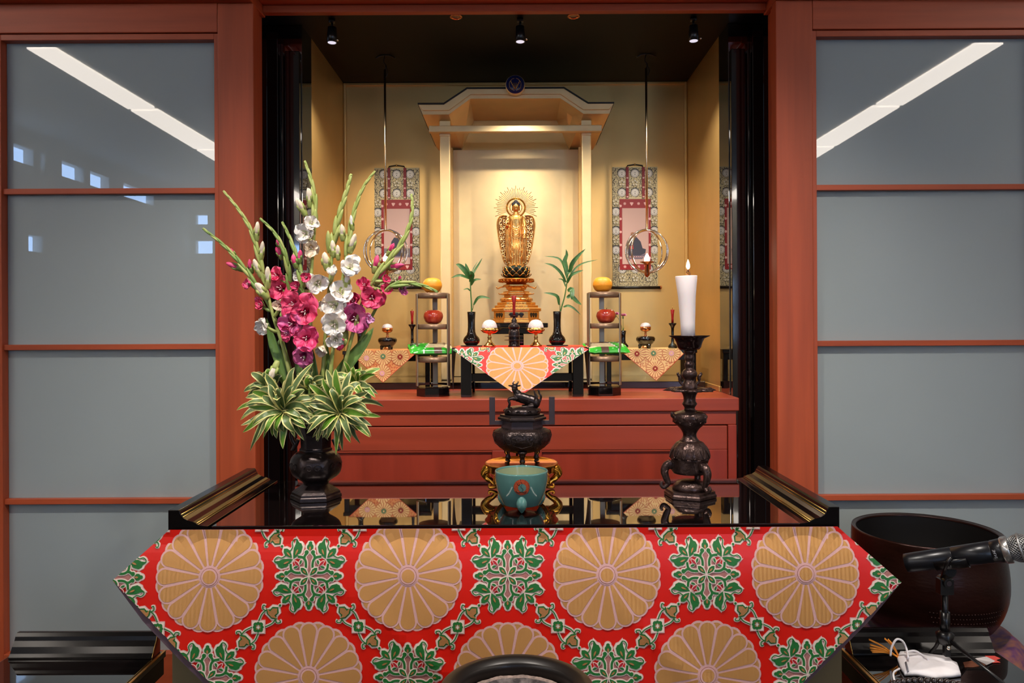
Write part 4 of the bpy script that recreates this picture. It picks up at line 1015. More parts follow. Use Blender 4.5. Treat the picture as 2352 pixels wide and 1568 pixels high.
# ---------------------------------------------------------------- tiered offering stands
PK = {k: mat('packet_'+k, c, 0.22, spec=0.6, var=v_, vs=(70, 70, 70)) for k, c, v_ in (('green', (58, 176, 52), 0.2), ('dark', (22, 70, 44), 0.1), ('cream', (226, 204, 160), 0.12), ('brown', (104, 78, 66), 0.1), ('white', (236, 236, 230), 0.0), ('ink', (40, 34, 40), 0.0))}
def stand(u, side):
    Y = 2.635; x = at(u, 880, Y).x; z0 = CT
    t = empty('tiered_stand', (x, Y, z0+0.0005), 'three-tier bronze offering stand on an octagonal black base, %s of the middle altar table' % side, 'stand', 'tiered offering stands')
    MB().lathe([(0.0605, 0), (0.0605, 0.028), (0.054, 0.033), (0.0, 0.033)], LACQ, n=8, smooth=False, a0=PI/8).build('base', t, bevel=0.0012)
    zs_ = [HC-z0-0.0005-(v_-745)/FP*Y for v_ in (818, 743, 672)]
    for z in zs_:
        MB().lathe([(0.0, z-0.016), (0.054, z-0.018), (0.055, z-0.016), (0.055, z-0.001), (0.052, z), (0.0, z)], BROWNM, n=48).build('tier_disc', t)
    for a in (math.radians(-22), math.radians(202), PI/2):
        m = MB()
        dx, dy = math.cos(a), math.sin(a); c_ = Vector((dx*0.0585, dy*0.0585, 0))
        m.box((-0.0022, -0.009, 0.034), (0.0022, 0.009, zs_[2]-0.003), SILVM); m.xf(Matrix.Translation(c_) @ Matrix.Rotation(a+(0.0), 4, 'Z'))
        m.build('upright', t, bevel=0.001)
    zt_ = z0+0.0005
    def lobes(a, z, k): return 1
    o = MB().lathe([(0.006, 0.0012), (0.014, 0.0), (0.026, 0.007), (0.0325, 0.019), (0.0335, 0.027), (0.031, 0.038), (0.023, 0.0475), (0.012, 0.0515), (0.004, 0.0512)], ORANGE, n=40, sub=3).build('orange', loc=(x-0.003, Y, zt_+zs_[2]+0.0004), local=True)
    tag(o, 'ripe orange resting on the top tier of the %s offering stand' % side, 'orange', 'oranges on the stands')
    ap = empty('apple', (x+(0.0 if side == 'left' else 0.008), Y, zt_+zs_[1]+0.0006), 'shiny red apple on the middle tier of the %s offering stand' % side, 'apple', 'apples on the stands')
    tomato = side == 'left'
    MB().lathe([(0.008, 0.0035), (0.014, 0.0), (0.026, 0.006), (0.0325, 0.019), (0.0335, 0.028), (0.030, 0.039), (0.021, 0.0465), (0.011, 0.047), (0.003, 0.042)], APPLE, n=48, sub=3, rf=lambda a, z: 1+(0.035 if tomato else 0.015)*math.cos(a*5+0.6)*max(0, (z-0.01)/0.04)).build('fruit', ap)
    MB().tube([(0, 0, 0.041), (0.001, 0, 0.047), (0.003, 0, 0.052)], 0.0011, WICK, 6).build('stalk', ap)
    # pillow packet
    zt3 = zt_+zs_[0]; s = -1 if side == 'left' else 1
    pk = empty('snack_packet', (x, Y, zt3), 'glossy green, brown and cream snack packet on the lowest tier of the %s offering stand' % side, 'packet', 'snack packets on the stands')
    L_, W_ = 0.136, 0.058
    rot = Matrix.Translation((s*0.008, -0.004, 0.0275)) @ Matrix.Rotation(s*math.radians(-16) if s < 0 else math.radians(12), 4, 'Z') @ Matrix.Rotation(math.radians(24), 4, 'X')
    def surf(sgn):
        def f(a, b):
            X_ = (a-0.5)*2; Y_ = (b-0.5)*2; th = 0.0145*(max(0, 1-abs(X_)**4)**0.6)*(max(0, 1-abs(Y_)**4)**0.7)
            zz_ = sgn*th+0.0016*math.sin(X_*9+Y_*3)*(abs(X_) > 0.6)
            return rot @ Vector((X_*L_*0.56, Y_*W_*0.62, zz_))
        return f
    def colr(i, j):
        a = i/28; a = a if s > 0 else 1-a
        b = j/16
        d = a+0.25*(b-0.5)
        if a < 0.035 or a > 0.965: return PK['green']
        if abs(d-0.60) < 0.012 or abs(d+0.5*b-1.12) < 0.014: return PK['white']
        if d > 0.60 and d+0.5*b < 1.12: return PK['green']
        if d >= 0.6: return PK['dark'] if b > 0.6 else PK['green']
        if b < 0.22: return PK['brown'] if 0.3 < a < 0.48 else PK['green']
        return PK['cream'] if b < 0.62 else PK['brown']
    for sg, nm in ((1, 'front'), (-1, 'back')):
        MB().grid(surf(sg), 28, 16, PK['green'], True, colr if sg > 0 else None).build(nm, pk)
    # unreadable small print and two dark glyph blocks as in the photo
    g = MB()
    for q in range(2):
        cxq = s*-0.010+q*0.013*s
        base = rot @ Vector((cxq, 0.006, 0.0132))
        for r_ in range(4): g.tube([rot @ Vector((cxq-0.004, 0.002+r_*0.003, 0.0136)), rot @ Vector((cxq+0.004, 0.002+r_*0.003, 0.0136))], 0.0005, PK['ink'] if q else PK['white'], 4)
        g.tube([rot @ Vector((cxq, 0.000, 0.0136)), rot @ Vector((cxq, 0.013, 0.0136))], 0.0005, PK['ink'] if q else PK['white'], 4)
    g.build('lettering', pk)
stand(996, 'left'); stand(1387, 'right')
# ---------------------------------------------------------------- hanging scrolls
SILV = mat('silver_brocade', (186, 170, 128), 0.45, metal=0.35, var=0.12, vs=(300, 300, 300))
BLK = mat('black_brocade_thread', (24, 20, 24), 0.5)
SILV2 = mat('pale_silver_thread', (204, 196, 182), 0.42, metal=0.3)
REDB = mat('crimson_brocade', (140, 12, 16), 0.5)
PINKB = mat('pale_pink_thread', (222, 170, 160), 0.5)
PAPER = mat('mauve_paper', (196, 160, 148), 0.7)
def scroll(u0, u1, v0, v1, side):
    Yw = 3.2285; a = at(u0, v0, Yw); b = at(u1, v1, Yw); x0, x1, z1, z0 = a.x, b.x, a.z, b.z; W = x1-x0
    c = Vector(((x0+x1)/2, Yw, z0)); 
    t = empty('hanging_scroll', c, ('hanging scroll left of the shrine, painting of a dark-robed monk turned left' if side < 0 else 'hanging scroll right of the shrine, painting of a dark-robed monk on a striped mat'), 'scroll', 'hanging scrolls')
    Y0 = Yw-0.004
    C = Cloth([(x0, z0), (x1, z0), (x1, z1), (x0, z1)], lambda x, y, d: (x, Y0-d, y), lift=0.00015, lim=0.2)
    C.mb.box((x0, Y0, z0), (x1, Yw-0.001, z1), SILV)
    # roundels, leaves
    p = W/3.45; st = 0.0405*1.04
    cols = [x0+W*0.08, x0+W*0.36-0.004, x0+W*0.64-0.000, x0+W*0.92+0.002]
    cols = [x0+W*0.21, x0+W*0.5, x0+W*0.80]
    for r_ in range(14):
        z = z1-0.026-r_*0.0405
        if z < z0+0.01: break
        cs = cols if (r_ < 3 or z < z0+0.10) else [x0+W*0.075, x1-W*0.075]
        for x in cs:
            if r_ % 2 == 0:
                C.disc((x, z), 0.0192, 1, BLK, None, 18); C.disc((x-0.0, z-0.001), 0.0168, 2, SILV2, None, 18); C.disc((x, z), 0.0145, 3, BLK, None, 18); C.disc((x, z), 0.0135, 4, SILV2, None, 18)
                for q in range(3): C.poly([(x-0.003+q*0.003-0.001, z+0.000), (x-0.003+q*0.003, z+0.006-abs(q-1)*0.002), (x-0.003+q*0.003+0.001, z)], 5, BLK)
                C.poly([(x-0.003, z-0.005), (x+0.003, z-0.005), (x, z-0.009)], 5, BLK)
                for q in range(-2, 3):
                    an = PI/2+q*0.38; C.poly([(x+0.018*math.cos(an-0.1), z+0.018*math.sin(an-0.1)), (x+0.024*math.cos(an), z+0.024*math.sin(an)), (x+0.018*math.cos(an+0.1), z+0.018*math.sin(an+0.1))], 3, BLK)
            else:
                for q in range(5):
                    an = PI*2*q/5+0.3; px, py = x+0.009*math.cos(an), z+0.009*math.sin(an)
                    C.disc((px, py), 0.0078, 1, BLK, None, 10); C.disc((px+0.0012, py+0.001), 0.0068, 2, SILV, None, 10); C.disc((px, py), 0.0030, 3, SILV2, None, 8)
        for x in ([x0+W*0.355, x0+W*0.645, x0+W*0.05, x0+W*0.95] if len(cs) == 3 else [x0+W*0.02, x0+W*0.14, x1-W*0.02, x1-W*0.14]):
            random.seed(int(x*1000)+r_)
            C.stroke([(x+0.006*math.cos(q*0.9+r_), z+0.02-q*0.006) for q in range(5)], 0.0011, 1, BLK, None, 3)
    rn = random.Random(4)
    for j in range(int((z1-z0)/0.0078)):
        for i in range(int(W/0.0078)):
            x = x0+(i+0.5)*0.0078+rn.uniform(-.002, .002); z = z0+(j+0.5)*0.0078+rn.uniform(-.002, .002); a = rn.uniform(0, 6); s_ = rn.choice((-1, 1))
            if x0+W*0.155 < x < x1-W*0.155 and z0+0.075 < z < z1-0.13: continue
            C.stroke([(x+0.0036*(1-q/7)*math.cos(a+s_*q*0.9), z+0.0036*(1-q/7)*math.sin(a+s_*q*0.9)) for q in range(6)], 0.00085, 1, BLK, None, 1)
    C.mb.build('mounting', t, True)
    # red inner border and painting
    rx0, rx1 = x0+W*0.155, x1-W*0.155
    rz1 = z1-(74/278)*(z1-z0); rz0 = z0+(41/278)*(z1-z0)
    D = Cloth([(rx0, rz0), (rx1, rz0), (rx1, rz1), (rx0, rz1)], lambda x, y, d: (x, Y0-0.0022-d, y), lift=0.00015, lim=0.2)
    D.mb.box((rx0, Y0-0.002, rz0), (rx1, Y0-0.0016, rz1), REDB)
    for k in range(4):
        for zc in (rz1-0.0195, rz0+0.013):
            xx = rx0+(k+0.75)*(rx1-rx0)/4.5
            D.disc((xx, zc), 0.0058, 1, PINKB, None, 12)
            if k % 2: [D.disc((xx+0.0052*math.cos(q*2.09+0.5), zc+0.0052*math.sin(q*2.09+0.5)), 0.0032, 2, PINKB, None, 8) for q in range(3)]
            else: D.disc((xx, zc), 0.0044, 2, REDB, None, 10); D.disc((xx, zc), 0.0034, 3, PINKB, None, 10)
    for k in range(6):
        for xx in (rx0+0.004, rx1-0.004): D.disc((xx, rz0+0.05+k*0.055), 0.0055, 1, PINKB, None, 10)
    D.mb.build('border', t, True)
    px0, px1 = rx0+0.011, rx1-0.010; pz1 = rz1-0.039; pz0 = rz0+0.0235
    E = Cloth([(px0, pz0), (px1, pz0), (px1, pz1), (px0, pz1)], lambda x, y, d: (x, Y0-0.0034-d, y), lift=0.00015, lim=0.2)
    E.mb.box((px0, Y0-0.0032, pz0), (px1, Y0-0.0026, pz1), PAPER)
    ROBE = mat('ink_robe', (52, 52, 66), 0.6); SKIN = mat('painted_skin', (164, 116, 86), 0.6); MATP = mat('painted_mat', (112, 96, 108), 0.6); REDP = mat('painted_red', (170, 50, 50), 0.6); GREYP = mat('painted_grey', (120, 112, 116), 0.6)
    m = (px0+px1)/2; h = 0.34/278*1.0
    W2 = px1-px0; zz0 = pz0+0.045
    if side > 0:
        E.poly([(m-0.04, zz0-0.012), (m-0.03, zz0-0.024), (m+0.028, zz0-0.024), (m+0.044, zz0-0.006), (m+0.03, zz0+0.012)], 1, MATP)
        E.poly([(m-0.043, zz0+0.0), (m-0.043, zz0+0.022), (m-0.036, zz0+0.052), (m-0.02, zz0+0.07), (m+0.004, zz0+0.07), (m+0.022, zz0+0.05), (m+0.03, zz0+0.022), (m+0.044, zz0+0.018), (m+0.042, zz0+0.002), (m+0.02, zz0-0.008), (m-0.03, zz0-0.008)], 2, ROBE)
        E.poly([(m-0.024, zz0+0.03), (m-0.01, zz0+0.038), (m-0.008, zz0+0.02), (m-0.022, zz0+0.014)], 3, REDP)
        for q in range(8): E.poly([(m-0.034+q*0.009, zz0-0.012), (m-0.030+q*0.009, zz0-0.012), (m-0.028+q*0.009, zz0-0.016), (m-0.032+q*0.009, zz0-0.016)], 3, PINKB)
        hx = m-0.012
    else:
        E.poly([(px0, zz0-0.006), (px1, zz0-0.006), (px1, zz0+0.022), (px0, zz0+0.022)], 1, GREYP)
        E.poly([(px0, zz0-0.016), (px1, zz0-0.016), (px1, zz0-0.006), (px0, zz0-0.006)], 2, MATP)
        E.poly([(m-0.042, zz0-0.006), (m-0.03, zz0+0.012), (m-0.024, zz0+0.05), (m-0.012, zz0+0.068), (m+0.006, zz0+0.068), (m+0.03, zz0+0.04), (m+0.044, zz0+0.004), (m+0.03, zz0-0.01), (m-0.03, zz0-0.01)], 3, ROBE)
        hx = m
    E.disc((hx, zz0+0.082), 0.0085, 4, SKIN, None, 16); E.poly([(hx-0.007, zz0+0.082), (hx+0.007, zz0+0.082), (hx+0.006, zz0+0.066), (hx-0.006, zz0+0.066)], 4, SKIN)
    E.mb.build('painting', t, True)
    # hanging strips, roller, cord
    for f in (0.33, 0.685):
        s_ = MB().box((x0+W*f-0.006, Y0-0.0045, rz1+0.004), (x0+W*f+0.006, Y0-0.003, z1-0.001), REDB)
        for q in range(3): s_.box((x0+W*f-0.004, Y0-0.0052, z1-0.05-q*0.04), (x0+W*f+0.004, Y0-0.0046, z1-0.044-q*0.04), PINKB)
        s_.build('hanging_strip', t, True)
    MB().tube([(x0-0.006, Y0-0.002, z0), (x1+0.008, Y0-0.002, z0)], 0.006, LACQS, 12).tube([(x0-0.012, Y0-0.002, z0), (x0-0.006, Y0-0.002, z0)], 0.007, COPPER, 12).tube([(x1+0.008, Y0-0.002, z0), (x1+0.014, Y0-0.002, z0)], 0.007, COPPER, 12).build('roller', t, True)
    xm = (x0+x1)/2
    MB().tube([(xm-0.034, Y0, z1-0.001), (xm-0.032, Y0-0.001, z1+0.006), (xm, Y0-0.001, z1+0.011), (xm+0.032, Y0-0.001, z1+0.006), (xm+0.034, Y0, z1-0.001)], 0.0022, LACQS, 6).ell((xm, Y0-0.001, z1+0.011), (0.004, 0.003, 0.004), GILT, 8, 6).build('cord', t, True)
scroll(860, 964, 386, 660, -1); scroll(1406, 1511, 384, 660, 1)
# ---------------------------------------------------------------- hanging ring lanterns
def lantern(u, side):
    Y = 2.89; top = AZ; pc = at(u+2, 577, Y); xr = pc.x; R = 0.082
    t = empty('hanging_lantern', (xr, Y, pc.z), 'double-ring brass hanging lantern on a long rod before the %s scroll' % side, 'lantern', 'ring lanterns')
    zt_ = top-pc.z
    zr = zt_-0.055
    MB().tube([(0, 0, R), (0, 0, zr)], 0.0043, RODM, 12).build('rod', t)
    hk = MB().tube(cr([(0, 0, zr), (0.005, 0, zr+0.012), (0.0, 0, zr+0.022), (-0.004, 0, zr+0.03), (0.0, 0, zt_)], 5), 0.002, LACQS, 8)
    hk.tube(cr([(0.004, -0.004, zr-0.03), (0.012, -0.004, zr-0.012), (0.006, -0.002, zr+0.006), (0.001, 0, zr+0.014)], 4), 0.0016, LACQS, 6)
    hk.build('hook', t)
    MB().tube(cr([(-0.035, 0, zt_-0.012), (-0.018, 0, zt_-0.003), (0.0, 0, zt_-0.001), (0.02, 0, zt_-0.003), (0.04, 0, zt_-0.012)], 5), 0.003, LACQS, 8).build('ceiling_bracket', t)
    for tl, rr in ((0.08, R), (0.62, R*0.985), (-0.55, R*0.97)):
        ring = MB().tube([(rr*math.sin(2*PI*k/72)*math.cos(tl), rr*math.sin(2*PI*k/72)*math.sin(tl), rr*math.cos(2*PI*k/72)) for k in range(73)], 0.0030, STEEL, 10, cap=False)
        ring.build('ring', t)
    MB().lathe([(0.0, -R-0.018), (0.009, -R-0.010), (0.010, -R-0.006), (0.009, -R+0.030), (0.014, -R+0.036), (0.026, -R+0.040), (0.027, -R+0.0425), (0.0, -R+0.041)], COPPER, n=32).build('holder', t)
    b = MB().lathe([(0.006, -R+0.0405), (0.0105, -R+0.048), (0.0095, -R+0.058), (0.005, -R+0.068), (0.0008, -R+0.074)], BULB, n=24, sub=3).build('bulb', t)
    lamp('glow', 'POINT', (xr, Y-0.018, pc.z-R+0.058), 0.35, (1.0, 0.8, 0.55), None, t, shadow_soft_size=0.008)
lantern(884, 'left'); lantern(1484, 'right')
# ---------------------------------------------------------------- the big front altar table
GX = -0.0225                    # middle of the table
TBZ = HC-0.407                  # level of its glass-covered top
YF, YB = 1.55, 2.0
t = empty('offering_table', (GX, 1.775, 0), 'large black lacquer offering table with rolled ends and glossy top in the foreground', 'table')
B((GX-0.600, YF, TBZ-0.010), (GX+0.600, YB, TBZ), LACQT).build('tabletop', t, True, bevel=0.0015)
B((GX-0.680, YF-0.006, TBZ-0.024), (GX+0.680, YB+0.004, TBZ-0.0101), LACQ).build('board', t, True, bevel=0.004, bseg=3)
x0, x1 = X(385, YF), X(1925, YF)
for s in (-1, 1):
    xo = x0 if s < 0 else x1
    pr_ = [(0, -0.010), (0, 0.0335), (0.021, 0.0335), (0.0235, 0.030), (0.026, 0.0235), (0.030, 0.0175), (0.038, 0.0125), (0.050, 0.0095), (0.056, 0.0065), (0.060, 0.003), (0.068, 0.0015), (0.080, 0.0002), (0.080, -0.010)]
    poly = [(xo-s*a if s > 0 else xo+a, TBZ+z) for a, z in pr_]
    r = MB().prism(poly, YF-0.002, YB+0.002, LACQR).build('end_roll', t, True, bevel=0.0008)
    g = MB()
    for a, z, w_ in ((0.0262, 0.0240, 0.0013), (0.0292, 0.0188, 0.0009), (0.0575, 0.0062, 0.0012), (0.0605, 0.0036, 0.0008)):
        xx = xo-s*a if s > 0 else xo+a
        g.tube([(xx, YF-0.001, TBZ+z), (xx, YB+0.001, TBZ+z)], w_, GILT, 6)
    g.build('gilt_line', r, True)
B((GX-0.684, YF+0.004, 0.0), (GX+0.684, YB-0.02, TBZ-0.0245), BODY).build('body', t, True, bevel=0.003)
# hanging brocade, a wide point that flares past the table ends
def csurf(x, y, d):
    drop = max(0.0, (TBZ-0.026)-y)
    k = min(1, drop/0.35)
    yy = YF-0.0108-0.012*k-0.018*(1-math.exp(-drop/0.05))
    yy += 0.006*k*math.sin(x*7.5+y*5+0.5)+0.004*k*math.sin(x*13-y*9+1.7)
    # soft diagonal crease as in the photo
    e = (x+0.02)*0.62+(y-0.62)*0.78
    yy += -0.004*math.exp(-(e/0.018)**2)*k-0.005*math.exp(-(((x-0.33)*0.72+(y-0.72)*0.69)/0.022)**2)*k
    return (x, yy-d, y)
def cp(u, v): p = at(u, v, 1.53); return (p.x, p.z)
ol = [cp(384, 1219), cp(1928, 1211.5), cp(2063, 1332), cp(1184, 2215), cp(1160, 2215), cp(265, 1328)]
Cc = Cloth(ol, csurf, lift=0.0005, lim=0.02)
cloth_base(Cc, RED, 110, 60)
o0 = cp(485, 1321); o1 = cp(1847, 1318)
great_pattern(Cc, o0[0], o0[1], -1, 8, -4, 1)
mb = Cc.mb
# lining : a second skin a little behind, showing at the lower edges
Cl = Cloth([cp(384, 1222), cp(1928, 1215), cp(2062, 1338), cp(1990, 1420), cp(1184, 2232), cp(1160, 2232), cp(335, 1420), cp(264, 1334)], lambda x, y, d: (lambda q: (q[0], q[1]+0.003, q[2]))(csurf(x, y, 0)), lift=0.0, lim=0.05)
cloth_base(Cl, LINING, 60, 40)
co = mb.build('brocade_cloth', loc=(GX, YF, TBZ-0.03), fixn=False); tag(co, 'large red brocade cloth with gold chrysanthemums and green vines hanging from the front offering table', 'cloth')
lo_ = Cl.mb.build('lining', co, True, fixn=False)
# folded-back side hems
hm = MB()
for s, (a, b) in ((-1, (cp(265, 1330), cp(356, 1424))), (1, (cp(2063, 1334), cp(1962, 1437)))):
    a = Vector(csurf(a[0], a[1], -0.004)); b = Vector(csurf(b[0], b[1], -0.004))
    hm.grid(lambda q, r: a.lerp(b, q)+Vector((-s*0.0, 0.0, 0))+Vector((s*0.001, 0.006, -0.004))*r*3+Vector((-s*0.004, 0.07, -0.012))*r*r, 14, 4, LINING)
hm.build('side_hem', co, True, fixn=False)
# ---------------------------------------------------------------- flower vase (hexagonal bronze)
VY = 1.80; vx = X(724, VY)
q = VY/FP
t = empty('flower_vase', (vx, VY, TBZ+0.0006), 'dark bronze six-sided flower vase with handles on the left of the offering table', 'vase')
HX = dict(n=6, a0=math.radians(8), smooth=False)
mb = MB().lathe([(58*q, 0), (58*q, 0.008), (55*q, 0.011), (55*q, 0.015), (49*q, 0.020), (34*q, 0.030), (28*q, 0.034)], BRONZED, **HX)
mb.build('base', t, bevel=0.0012)
hx = lambda a, z: 1-0.07*abs(math.sin(3*(a-math.radians(8))))**1.2 if True else 1
mb = MB().lathe([(28*q, 0.032), (32*q, 0.040), (52*q, 0.054), (59*q, 0.074), (56*q, 0.094), (46*q, 0.106), (36*q, 0.112)], BRONZED, n=60, sub=3, rf=hx)
mb.build('belly', t)
mb = MB().lathe([(37*q, 0.108), (37*q, 0.116), (34*q, 0.118), (35*q, 0.150), (41*q, 0.172), (44*q, 0.176), (44*q, 0.181), (38*q, 0.181), (30*q, 0.15), (0, 0.14)], BRONZED, **HX)
mb.build('neck', t, bevel=0.001)
rl = MB()
for k in range(6):
    a = math.radians(8+30+60*k)
    M_ = Matrix.Rotation(a, 4, 'Z')
    for s in (-1, 1):
        s0 = len(rl.v)
        rl.tube([(55.2*q*(1-0.0022*j), s*(0.004+0.010*(1-j/18)*math.cos(j*0.55)+0.006), 0.078+0.010*(1-j/18)*math.sin(j*0.55)) for j in range(15)], 0.0011, BRONZED, 5)
        rl.xf(M_, s0)
rl.build('relief', t)
for s in (-1, 1):
    hd = MB().tube(cr([(s*36*q, 0, 0.16), (s*50*q, 0, 0.166), (s*56*q, 0, 0.150), (s*53*q, 0, 0.135), (s*48*q, 0, 0.124), (s*53*q, 0, 0.112), (s*47*q, 0, 0.122), (s*40*q, 0, 0.138)], 5), 0.0048, BRONZED, 10)
    hd.build('handle', t)
# ---------------------------------------------------------------- tall bronze candle stand and candle
KY = 1.80; kx = X(1583, KY); q = KY/FP
t = empty('candle_stand', (kx, KY, TBZ+0.0006), 'tall ornate dark bronze candle stand on elephant-trunk legs at the right of the offering table', 'candle stand')
def kz(v): return (1147-v)*q     # height over the table for a row of the frame
MB().lathe([(60*q, 0), (60*q, 0.007), (57*q, 0.009), (57*q, 0.015), (0, 0.0152)], BRONZE, n=6, smooth=False, a0=math.radians(-22)).build('plinth', t, bevel=0.0012)
MB().lathe([(40*q, 0.015), (39*q, 0.024), (31*q, 0.034), (18*q, 0.038), (0, 0.039)], BRONZE, n=36).build('dome', t)
mb = MB().lathe([(0, kz(1096)), (38*q, kz(1094)), (42*q, kz(1088)), (40*q, kz(1072)), (43*q, kz(1062)), (44*q, kz(1058))], BRONZE, n=40)
mb.lathe([(44*q, kz(1060)), (45*q, kz(1056)), (40*q, kz(1036)), (30*q, kz(1024)), (24*q, kz(1021))], BRONZE, n=48, rf=lambda a, z: 1+0.03*math.cos(12*a))
mb.build('drum', t)
lobe = MB()
for k in range(12):
    a = 2*PI*k/12; R_ = Matrix.Rotation(a, 4, 'Z'); s0 = len(lobe.v)
    lobe.tube(cr([(27*q, -0.003, kz(1024)), (41*q, -0.006, kz(1040)), (46.5*q, 0, kz(1057)), (41*q, 0.006, kz(1040)), (27*q, 0.003, kz(1024))], 5), 0.0011, BRONZE, 6)
    lobe.xf(R_, s0)
lobe.build('lotus_relief', t)
for k in range(3):
    a = math.radians(-62+120*k); R_ = Matrix.Rotation(a, 4, 'Z')
    lg = MB().tube(cr([(34*q, 0, kz(1078)), (50*q, 0, kz(1076)), (58*q, 0, kz(1088)), (55*q, 0, kz(1104)), (50*q, 0, kz(1116)), (52*q, 0, 0.026), (60*q, 0, 0.020), (66*q, 0, 0.026), (64*q, 0, 0.034)], 5), [0.0105, 0.0105, 0.0095, 0.008, 0.0068, 0.0056, 0.0048, 0.0042, 0.003], BRONZE, 14)
    for s in (-1, 1): lg.ell((46*q, s*0.009, kz(1074)), (0.007, 0.002, 0.009), BRONZE, 10, 6)
    lg.tube([(50*q, 0.005, kz(1082)), (56*q, 0.009, kz(1092)), (61*q, 0.008, kz(1090))], [0.0016, 0.0013, 0.0005], BRONZE, 6)
    lg.xf(R_).build('leg', t)
mb = MB().lathe([(24*q, kz(1022)), (17*q, kz(1014)), (15.5*q, kz(1004)), (22*q, kz(992)), (35*q, kz(980)), (39*q, kz(968)), (36*q, kz(958)), (24*q, kz(953)), (14*q, kz(950)), (12*q, kz(944)), (17*q, kz(936)), (14*q, kz(930)), (14*q, kz(920)), (17*q, kz(912)), (19*q, kz(906)), (0, kz(904))], BRONZE, n=40, sub=2)
mb.build('stem', t)
dg = MB()
dg.tube(cr([(-37*q, -0.008, kz(966)), (-43*q, -0.010, kz(962)), (-42*q, -0.010, kz(955)), (-36*q, -0.012, kz(960))], 4), [0.003]*10+[0.0015]*3, BRONZE, 8)
for k in range(9):
    a = 2*PI*k/9; rr = 37.5*q
    dg.tube([(rr*math.cos(a+j*0.06)*(1-0.004*j), rr*math.sin(a+j*0.06)*(1-0.004*j), kz(972)+0.006*math.sin(j*0.9+k)) for j in range(11)], 0.0016, BRONZE, 6)
    dg.ell((rr*math.cos(a), rr*math.sin(a), kz(966)), (0.004, 0.004, 0.005), BRONZE, 8, 6)
dg.build('dragon_relief', t)
# leafy drip saucer
mb = MB()
mb.lathe([(18*q, kz(906)), (30*q, kz(903)), (46*q, kz(901)), (56*q, kz(905)), (46*q, kz(899.6)), (30*q, kz(901)), (16*q, kz(903))], BRONZE, n=96, rf=lambda a, z: 1+0.08*math.cos(8*a)+0.03*math.cos(24*a), cap0=False, cap1=False)
for k in range(8):
    a = 2*PI*k/8
    for j in (-1, 0, 1): mb.tube([(20*q*math.cos(a), 20*q*math.sin(a), kz(901.5)), (50*q*math.cos(a+j*0.13), 50*q*math.sin(a+j*0.13), kz(899.6))], 0.0008, BRONZE, 5)
mb.build('saucer', t)
mb = MB().lathe([(17*q, kz(903)), (18*q, kz(896)), (13*q, kz(884)), (12*q, kz(879)), (17*q, kz(872)), (17*q, kz(864)), (13*q, kz(858)), (9*q, kz(855)), (11*q, kz(848)), (11*q, kz(843)), (8.5*q, kz(839)), (11*q, kz(832)), (10*q, kz(826)), (9*q, kz(823)), (12*q, kz(818)), (12*q, kz(813)), (0, kz(812))], BRONZE, n=32, sub=2)
mb.build('upper_stem', t)
for s in (-1, 1): MB().tube(cr([(s*14*q, 0, kz(894)), (s*22*q, 0, kz(885)), (s*22*q, 0, kz(874)), (s*27*q, 0, kz(868)), (s*24*q, 0, kz(864))], 4), [0.003]*6+[0.0042]*5+[0.003]*4+[0.0012]*2, BRONZE, 8).build('phoenix_bud', t)
BR2 = mat('brown_bronze_cup', (50, 30, 28), 0.22, metal=0.6)
mb = MB().lathe([(0, kz(811)), (22*q, kz(811)), (26*q, kz(806)), (29*q, kz(795)), (31*q, kz(786)), (43*q, kz(780)), (42*q, kz(779)), (30*q, kz(784)), (27*q, kz(795)), (0, kz(800))], BR2, n=80, rf=lambda a, z: 1+(0.10*math.cos(4*a+0.3) if z > kz(790) else 0.02*math.cos(4*a)))
mb.build('cup', t)
cz = TBZ+0.0006+kz(800)+0.0006
q2 = q
c = empty('pillar_candle', (kx-2*q, KY, cz), 'large lit white flared candle on the tall bronze candle stand', 'candle')
M_ = Matrix.Rotation(math.radians(-1.6), 4, 'Y')
hh = (800-643)*q
MB().lathe([(0, 0), (15.5*q, 0), (16.5*q, hh*0.3), (20*q, hh*0.7), (25*q, hh-0.0015), (24.5*q, hh), (22*q, hh-0.001), (0, hh-0.0015)], WAX, n=48).xf(M_).build('wax', c)
MB().tube(cr([(0.003, 0, hh-0.002), (-0.004, 0, hh+0.008), (0.0, 0, hh+0.014), (0.004, 0, hh+0.008), (0.004, 0, hh-0.001)], 4), 0.0012, COPPER, 8).tube([(0, 0, hh+0.010), (0, 0, hh+0.018)], 0.0013, WICK, 8).build('wick', c)
MB().lathe([(0.0004, hh+0.015), (0.0036, hh+0.019), (0.0044, hh+0.024), (0.003, hh+0.031), (0.0003, hh+0.039)], FLAME, n=16, sub=3).build('flame', c)
